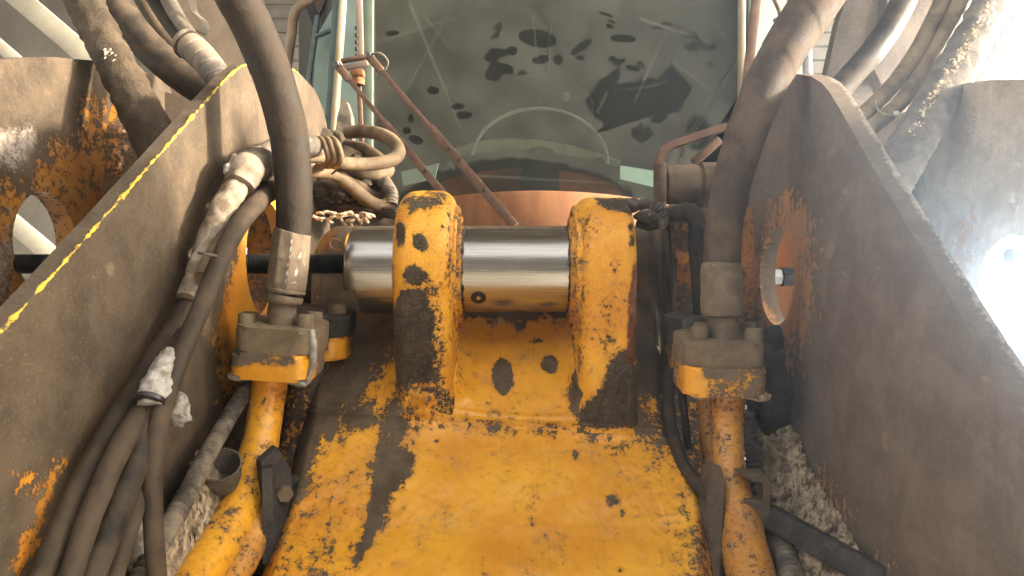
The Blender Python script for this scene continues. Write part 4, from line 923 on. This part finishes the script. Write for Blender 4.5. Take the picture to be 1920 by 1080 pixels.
obj('crust', join([blob(PX(446+random.gauss(0, 9), 312+random.gauss(0, 12), -.318), [random.uniform(.003, .008)]*3, .6, 90, k, 3) for k in range(14)]), M['crust'], sl_)
ct = thing('cable_tie', 'pale cable tie gripping the crusted sleeve', 'cable tie', PX(398, 480, -.30))
obj('strap', tx([(372, 474, -.300, 3), (386, 477, -.292, 3), (402, 480, -.290, 3), (418, 486, -.294, 3), (424, 492, -.302, 3)], seg=8, step=.002), M['cable_grey'], ct)
obj('head', box(PX(417, 479, -.289), .006, .005, .006, None, .001), M['cable_grey'], ct)
hose1('cable', 'tan cable crossing behind the big left hose towards the tied loops', Xc([(378, 520, -.31, 15), (412, 460, -.305, 16), (450, 410, -.30, 17), (495, 362, -.295, 17), (540, 330, -.29, 17)], -.3, 16), 'cable_tan', 'cable', 'tan cables tied behind the left hose', tube=tx, lump=.0005)
hose1('conduit', 'ribbed dusty conduit running down the left channel', [(505, 655, -.318, 12.5), (468, 718, -.318, 13), (425, 790, -.318, 14), (385, 860, -.315, 15), (352, 925, -.312, 17), (318, 985, -.312, 18), (280, 1050, -.31, 19), (240, 1130, -.31, 20)], 'conduit', 'conduit', 'ribbed conduits', tube=tx, seg=20, step=.0012, rfn=lambda s, a: 1+.16*math.sin(s*2*math.pi/.0068))

# loops behind the left hose
GL = 'tan hose loops tied behind the left hose'
hose1('cable', 'upper tan loop of hose tied in front of the windscreen corner', [(650, 248, 1.42, 12), (690, 247, 1.40, 12.5), (728, 258, 1.36, 12.5), (748, 282, 1.32, 12.5), (735, 300, 1.28, 12.5), (690, 308, 1.25, 12.5), (640, 305, 1.22, 13), (600, 292, 1.19, 14), (555, 290, 1.16, 15)], 'cable_tan', 'cable', GL)
hose1('cable', 'middle tan loop of hose behind the tied bundle', [(645, 272, 1.45, 11), (680, 278, 1.43, 11), (712, 298, 1.40, 11), (728, 320, 1.36, 12), (700, 326, 1.32, 12), (660, 316, 1.28, 12), (630, 300, 1.24, 12)], 'cable_tan', 'cable', GL)
hose1('cable', 'lower tan hose sagging from the tie towards the left lug', [(560, 318, 1.17, 14), (600, 320, 1.20, 14), (632, 328, 1.24, 13), (662, 352, 1.27, 13), (692, 378, 1.29, 13), (718, 386, 1.30, 12), (732, 372, 1.31, 12), (725, 345, 1.33, 12), (705, 325, 1.36, 12)], 'cable_tan', 'cable', GL)
hose1('cable', 'tan hose running beside the sagging hose near the left lug', [(618, 316, 1.25, 11), (650, 330, 1.29, 11), (680, 355, 1.32, 11), (708, 372, 1.33, 11), (724, 362, 1.34, 11), (716, 340, 1.36, 11)], 'cable_tan', 'cable', GL)
ct = thing('cable_tie', 'wrapped ties holding the tan hose loops together', 'cable tie', P(610, 290, 1.18))
for k, (x0, w) in enumerate(((598, 0), (610, 3), (622, 2))):
    obj('strap', tp([(x0-16+w, 262, 1.19, 5), (x0+4, 262, 1.155, 6), (x0+14, 280, 1.145, 6), (x0+18, 300, 1.15, 6), (x0+8, 312, 1.165, 5), (x0-4, 310, 1.19, 5)], seg=10, step=.003, lump=.0006, lscale=80), M['cable_tan'], ct)
obj('knot', join([blob(P(641, 293, 1.16), (.006, .006, .005), .4, 90, 1, 3), tp([(636, 300, 1.16, 2), (634, 316, 1.17, 2), (622, 326, 1.18, 2)], seg=8)]), M['darkhole'], ct)
hose1('conduit', 'short ribbed conduit end at the bottom of the tied loops', [(705, 335, 1.35, 11), (722, 345, 1.33, 12), (733, 365, 1.31, 13), (733, 385, 1.30, 12)], 'conduit', 'conduit', 'ribbed conduits', step=.0012, rfn=lambda s, a: 1+.08*math.sin(s*2*math.pi/.006))
lb = thing('lifting_bracket', 'mud crusted upright bracket beside the cab corner', 'bracket', P(640, 230, 1.45))
me = slabY([(622, 300), (632, 222), (640, 184), (650, 190), (658, 215), (661, 268), (655, 300)], 1.46, .03, .008, disp=muddy(.006, 40))
bevel(obj('plate', me, M['mudgrey'], lb), .003)
md = obj('mud_cake', join([blob(P(606, 265, 1.40), (.026, .03, .022), .4, 22, 8, 4), blob(P(628, 268, 1.45), (.02, .03, .03), .4, 22, 9, 4)]), M['mud']); stuff(md, 'brown mud cake between the bracket and the tied cables', 'mud')
md = obj('mud_cake', join([blob(P(650, 372, 1.36), (.07, .05, .03), .6, 24, 12, 5), blob(P(700, 395, 1.33), (.06, .04, .014), .6, 30, 13, 5), blob(P(660, 330, 1.42), (.05, .05, .05), .5, 24, 14, 5)]), M['mud']); stuff(md, 'dark mud heaped under the tan hose loops', 'mud')
rp = []
for k in range(34):
    x = random.uniform(582, 690); y = 408+random.uniform(-9, 8)-abs(x-610)*.03; a = random.uniform(-.5, .9)
    L = random.uniform(8, 20); yy = 1.17+random.uniform(-.01, .03)
    rp.append(tp([(x, y, yy, 2.5), (x+L*.5*math.cos(a), y+L*.5*math.sin(a)+random.uniform(-4, 4), yy-.004, 3.2), (x+L*math.cos(a), y+L*math.sin(a), yy, 2)], seg=7, step=.003, lump=.0006, lscale=120))
ro = obj('mud_flakes', join(rp), M['drymud']); stuff(ro, 'pale dried mud flakes on the brown tube left of the pin', 'mud')

# ================================================================= right channel
vb = thing('relief_valve', 'brown dusty cylinder valve with a bent strap handle right of the windscreen', 'valve', P(1280, 345, 1.2))
cy = (P(1236, 345, 1.2)+Vector((0, 0, 0)))
obj('body', lathe(P(1246, 346, 1.2), (1, .05, .02), [(-.004, 0), (-.004, .028), (0, .032), (.050, .032), (.052, .030), (.056, .030), (.058, .0345), (.13, .0345), (.13, 0)], 48, noise_amp=.0006), M['mudbrown'], vb)
obj('end_plate', box(P(1237, 344, 1.185), .012, .05, .060, None, .003), M['mudbrown'], vb)
V, Fc = [], []
crv = [(1229, 312), (1236, 285), (1243, 272), (1262, 262), (1310, 246), (1362, 229)]
for i, (a, b) in enumerate(crv):
    p = P(a, b, 1.18+.0*i); V += [p, p+Vector((0, .022, 0)), p+Vector((.004, .022, -.010 if i > 1 else 0)), p+Vector((.004 if i < 2 else 0, 0, -.014 if i > 1 else 0))]
V = []
for i, (a, b) in enumerate(crv):
    t_ = Vector((crv[min(i+1, 5)][0]-crv[max(i-1, 0)][0], crv[max(i-1, 0)][1]-crv[min(i+1, 5)][1], 0)).normalized(); nn = Vector((t_.y, 0, -t_.x))*(.0045)
    nn = Vector((nn.x, 0, nn.z)); p = P(a, b, 1.17); p2 = Vector((0, .026, 0))
    V += [p, p+nn*2.6, p+nn*2.6+p2, p+p2]
for i in range(5):
    for k in range(4): a, b = i*4+k, i*4+(k+1) % 4; Fc.append((a, b, b+4, a+4))
obj('handle', mesh('handle', V, Fc, False), M['rusty'], vb)
obj('handle_stay', bar(P(1300, 305, 1.22), P(1350, 262, 1.22), .014, .01, .002), M['rusty'], vb)
obj('bolt', hexprof(P(1240, 374, 1.17), (0, 0, -1), .008, .014), M['mudbrown'], vb)
vbr = thing('valve_bracket', 'brown bracket with orange paint patches behind the right cables', 'bracket', P(1290, 490, 1.1))
me = slabY([(1258, 398), (1330, 388), (1420, 388), (1420, 600), (1262, 600)], 1.08, .03, .012)
wear(me, .62, [(.2, [(1265, 480), (1300, 480), (1300, 530), (1268, 525)], 12), (.3, [(1385, 380), (1412, 380), (1412, 600), (1385, 600)], 10)])
obj('plate', me, grime('brown bracket orange patches', paint=(.5, .2, .04), paint2=(.38, .14, .03), amp=.7, sc=30, rustamt=.5), vbr)
obj('bolt', hexprof(P(1279, 484, 1.078), (0, -1, 0), .010, .008), M['pipe_old'], vbr)
obj('elbow', tp([(1240, 408, 1.06, 14), (1268, 402, 1.05, 17), (1292, 398, 1.04, 19), (1306, 412, 1.03, 17), (1308, 440, 1.03, 14)], seg=24, lump=.0012), M['mud'], vbr)
hose1('cable', 'black upright hose beside the right big hose ferrule', [(1306, 420, 1.03, 15), (1304, 455, 1.02, 14), (1307, 500, 1.015, 13), (1310, 545, 1.01, 13), (1313, 596, 1.0, 13)], 'hose', 'hose', None, step=.002, rfn=lambda s, a: 1+.02*math.sin(s*2*math.pi/.012))
GR = 'cables running down the right edge of the casting'
hose1('cable', 'grey brown cable running down the right edge of the casting', [(1246, 420, 1.09, 9), (1250, 500, 1.08, 10), (1254, 600, 1.04, 10), (1254, 700, .98, 11), (1256, 780, .93, 11), (1272, 850, .89, 12), (1300, 900, .85, 12), (1330, 935, .83, 12)], 'cable', 'cable', GR)
hose1('cable', 'short flat cable right of the edge cable', [(1264, 415, 1.09, 9), (1262, 480, 1.085, 8), (1260, 560, 1.07, 7), (1262, 640, 1.03, 7)], 'cable', 'cable', GR)
hose1('cable', 'thin black wire between the edge cable and the rusty pipe', [(1256, 520, 1.06, 6), (1262, 600, 1.04, 7), (1272, 680, .99, 7), (1282, 760, .95, 7), (1290, 840, .92, 7)], 'hose', 'cable', GR)
cw = thing('coil_wire', 'small coiled wire sheath beside the top of the right lug', 'wire coil', P(1225, 400, 1.03))
cw_r = lambda s, a: 1+.16*math.sin(s*2*math.pi/.0045)
obj('coil', tp([(1199, 386, 1.0, 9), (1212, 381, .99, 10), (1228, 386, .985, 10), (1240, 398, .985, 9), (1244, 415, .99, 8), (1240, 424, 1.0, 7)], seg=14, step=.0008, rfn=cw_r), M['conduit'], cw)
obj('rag', blob(P(1216, 404, 1.03), (.02, .014, .009), .4, 40, 2, 4), M['mudgrey'], cw)
md = obj('mud_cake', blob(P(1178, 385, 1.02), (.018, .03, .010), .5, 40, 21, 5), M['mudgrey']); stuff(md, 'dark grease cake on top of the right lug', 'mud')
hose1('cable', 'dirty hose passing under the coiled wire by the right lug', [(1196, 418, 1.06, 9), (1220, 424, 1.05, 10), (1245, 412, 1.05, 10), (1270, 392, 1.08, 9)], 'cable', 'cable', GR)
bl = tag(obj('hose_end', blob(P(1458, 640, .985), (.022, .022, .022), .10, 20, 3, 4), M['hose']), 'black rubber bulge below the oval hole in the right plate', 'rubber cap')
# mud heaps in the two channels
def heap(Lp, Rp, nr=170, nc=90, amp=.016, seed=0):
    """Lp, Rp: edge points (px, py, Y) from top to bottom"""
    L, _ = catmull([(*p, 0) for p in Lp], 1e9); g = lambda tab, f: np.array([np.interp(f*(len(tab)-1), range(len(tab)), [p[k] for p in tab]) for k in range(3)])
    V, Fc = [], []
    for i in range(nr):
        f = i/(nr-1); a_, b_ = g(Lp, f), g(Rp, f)
        for k in range(nc):
            u = k/(nc-1); q = a_+(b_-a_)*u; p = P(*q); e = min(1, 6*min(u+.08, 1-u), 8*f+.1)
            n1 = nz(p, 32, 4, seed); n2 = 1-2*abs(nz(p, 95, 4, seed+3)); n3 = nz(p, 320, 2, seed+5)
            V.append(p+Vector((0, -.75, .65))*(amp*(.5+n1)*e+.0085*n2+.0030*n3))
    for i in range(nr-1):
        for k in range(nc-1): c = i*nc+k; Fc.append((c, c+1, c+nc+1, c+nc))
    return mesh('heap', V, Fc, True, 0)
Rp = [(*p, XI*F/(p[0]-CX)-.004) for p in ((1440, 765), (1492, 815), (1516, 880), (1560, 950), (1600, 1020), (1650, 1110), (1720, 1220))]
Lp = [(1385, 775, 1.0), (1392, 830, .965), (1400, 890, .94), (1412, 960, .90), (1430, 1030, .85), (1455, 1110, .80), (1500, 1230, .73)]
cr = []
for k in range(140):
    f = random.random()**.8; i_ = f*5.9; j_ = int(i_); u = random.random(); w_ = i_-j_
    q = [(Lp[j_][m]*(1-w_)+Lp[j_+1][m]*w_)*(1-u)+(Rp[j_][m]*(1-w_)+Rp[j_+1][m]*w_)*u for m in range(3)]
    r = random.choice((.001, .0014, .002, .003, .0045)); cr.append(blob(P(q[0], q[1], q[2]-.008), (r, r*1.2, r*.9), .8, 150, k, 2))
stuff(obj('mud_heap', join([heap(Lp, Rp)]+cr), M['drymud']), 'pale crumbly mud heap against the right inner plate', 'mud')
Lq = [(372, 850, .79), (352, 905, .755), (322, 965, .712), (288, 1030, .672), (255, 1100, .635), (220, 1180, .60)]
Rq = [(455, 850, .87), (445, 915, .83), (415, 985, .785), (378, 1050, .745), (342, 1110, .705), (300, 1190, .66)]
stuff(obj('mud_heap', heap(Lq, Rq, amp=.012, seed=8), M['drymud']), 'pale crumbly mud in the left channel under the yellow pipe', 'mud')
stuff(obj('mud_cake', join([blob(PX(1440, 690, .335), (.03, .03, .05), .6, 26, 71, 5), blob(PX(1452, 760, .335), (.02, .03, .05), .6, 30, 72, 5)]), M['mud']), 'dark mud cake on the right plate beside the flange', 'mud')
stuff(obj('mud_cake', join([blob(P(1402, 300+k*38, 1.16-.02*(k % 2)), (.012, .014, .024), .6, 40, 80+k, 4) for k in range(5)]), M['mud']), 'lumpy mud line along the corner right of the right hose', 'mud')
hose1('conduit', 'ribbed conduit leaning against the mud heap right of the pipe', [(1398, 775, .93, 13), (1408, 830, .92, 15), (1416, 880, .91, 15), (1425, 930, .90, 15)], 'conduit', 'conduit', 'ribbed conduits', step=.0012, rfn=lambda s, a: 1+.10*math.sin(s*2*math.pi/.007))
hose1('conduit', 'ribbed conduit at the bottom right beneath the dark strut', [(1450, 985, .85, 19), (1465, 1020, .82, 21), (1480, 1070, .78, 22), (1500, 1150, .72, 23)], 'conduit', 'conduit', 'ribbed conduits', step=.0012, rfn=lambda s, a: 1+.10*math.sin(s*2*math.pi/.008))

# ================================================================= upper right
me = slabY([(1606, -60), (1572, 40), (1550, 140), (1560, 190), (1640, 200), (1700, 60), (1710, -60)], 1.60, .03, .02)
bevel(tag(obj('boom_web', me, M['darkpanel'], None), 'dark brown boom plate behind the upper right hose', 'machine plate'), .006)
me = slabY([(1668, -60), (1660, 40), (1640, 130), (1655, 165), (1690, 168), (1730, 145), (1790, 60), (1830, -60)], 1.52, .04, .02)
bevel(tag(obj('boom_web', me, M['darkpanel'], None), 'grey brown rounded plate between the two upper right hose runs', 'machine plate'), .006)
me = slabY([(1560, 150), (1620, 160), (1760, 120), (1840, 150), (1740, 500), (1600, 420)], 1.58, .03, .02)
tag(obj('boom_web', me, M['darkpanel'], None), 'dark brown plate below the upper right hoses', 'machine plate')
G3 = 'old hoses at the upper right'
hose1('hydraulic_hose', 'dark thick hose curving down behind the right plate corner', [(1720, -70, 1.32, 25), (1690, 10, 1.30, 24), (1645, 85, 1.28, 23), (1590, 150, 1.26, 23), (1540, 210, 1.24, 23), (1500, 310, 1.22, 23)], 'hose_old', group=G3, lump=.0008)
hose1('hydraulic_hose', 'inner tan hose of the wired pair at upper right', [(1800, -70, 1.22, 16), (1765, 10, 1.21, 16), (1715, 105, 1.19, 16), (1660, 175, 1.16, 15), (1600, 230, 1.13, 15), (1560, 262, 1.12, 15), (1510, 330, 1.10, 15)], 'cable_tan', group=G3, lump=.0006)
hose1('hydraulic_hose', 'outer tan hose of the wired pair at upper right', [(1832, -70, 1.20, 16), (1796, 15, 1.19, 16), (1742, 118, 1.17, 16), (1685, 195, 1.14, 15), (1625, 245, 1.12, 15), (1580, 280, 1.11, 15), (1530, 350, 1.09, 15)], 'cable_tan', group=G3, lump=.0006)
wt = thing('wire_tie', 'thin wire tie around the pair of tan hoses at upper right', 'wire tie', P(1650, 205, 1.12))
obj('wire', tp([(1642, 188, 1.12, 2), (1644, 202, 1.105, 2), (1656, 214, 1.10, 2), (1676, 217, 1.105, 2)], seg=8, step=.003), M['cable_white'], wt)
obj('bead', blob(P(1681, 213, 1.10), (.005, .005, .005), .3, 80, 1, 3), M['crust'], wt)
lk = thing('link_bar', 'mud covered bar slanting down at the upper right', 'link bar', P(1790, 150, 1.12))
obj('bar', sweep([(*P(a, b, Y), r*Y/F) for a, b, Y, r in ((1914, -90, 1.18, 34), (1866, 0, 1.17, 35), (1798, 120, 1.13, 37), (1728, 240, 1.09, 39), (1658, 360, 1.05, 42), (1585, 500, 1.01, 42))], seg=44, step=.005, lump=.0035, lscale=55, flat=.8), M['mudgrey'], lk)
cr = []
for k in range(140):
    f = random.random(); px = 1860-f*160+random.gauss(0, 6); py = 10+f*250+random.gauss(0, 6)
    cr.append(blob(P(px, py, 1.13-.075*f), (random.uniform(.001, .003),)*3, .6, 200, k, 1))
stuff(obj('mud_crumbs', join(cr), M['drymud'], lk))
hose1('hydraulic_hose', 'short dark hose tucked behind the right plate edge below the mud bar', [(1720, 300, 1.10, 13), (1718, 360, 1.08, 14), (1705, 420, 1.06, 14)], 'hose_old', group=G3)
# neighbouring steel structure seen at the far right
st = thing('steel_frame', 'pale blue grey steel frame in the glare at the far upper right', 'steel frame', P(1900, 80, 4))
for a, b, w in (((2010, -110), (1730, 290), .22), ((2040, 20), (1800, 330), .06), ((2130, 30), (1860, 400), .18), ((1960, -160), (1700, 210), .05)):
    obj('beam', bar(P(*a, 4.0), P(*b, 4.0), w, .1, .006), plain('pale steel', (.24, .27, .30), .5), st)
# ================================================================= lit work lamp behind the far right hole, dusty air
LX = P(1900, 545, 1.25)
wl = thing('work_lamp', 'glaring white work lamp shining through the hole of the far right plate', 'work lamp', LX)
ax = (Vector((0, 0, CZ))-LX).normalized()
obj('housing', lathe(LX-ax*.05, ax, [(-.03, 0), (-.03, .05), (0, .085), (.045, .10), (.052, .10), (.052, .092), (.04, .09)], 40), M['black'], wl)
em, t = newmat('lit lamp lens'); e = t.n('ShaderNodeEmission'); e.inputs[0].default_value = (.72, .88, 1, 1); e.inputs[1].default_value = LAMP; t.out(e.outputs[0])
obj('lens', lathe(LX-ax*.05, ax, [(.040, .091), (.046, .06), (.048, 0)], 40), em, wl)
hz = obj('haze', box((0, 3, 2.4), 24, 18, 8.8), None)
hm, t = newmat('dusty air'); v = t.n('ShaderNodeVolumePrincipled'); v.inputs['Color'].default_value = (.9, .92, .94, 1); v.inputs['Density'].default_value = HAZE; v.inputs['Anisotropy'].default_value = .5
t.t.links.new(v.outputs[0], t.o.inputs['Volume']); hm.cycles.volume_sampling = 'MULTIPLE_IMPORTANCE'; hm.cycles.homogeneous_volume = True; hz.data.materials.append(hm); hz['kind'] = 'stuff'
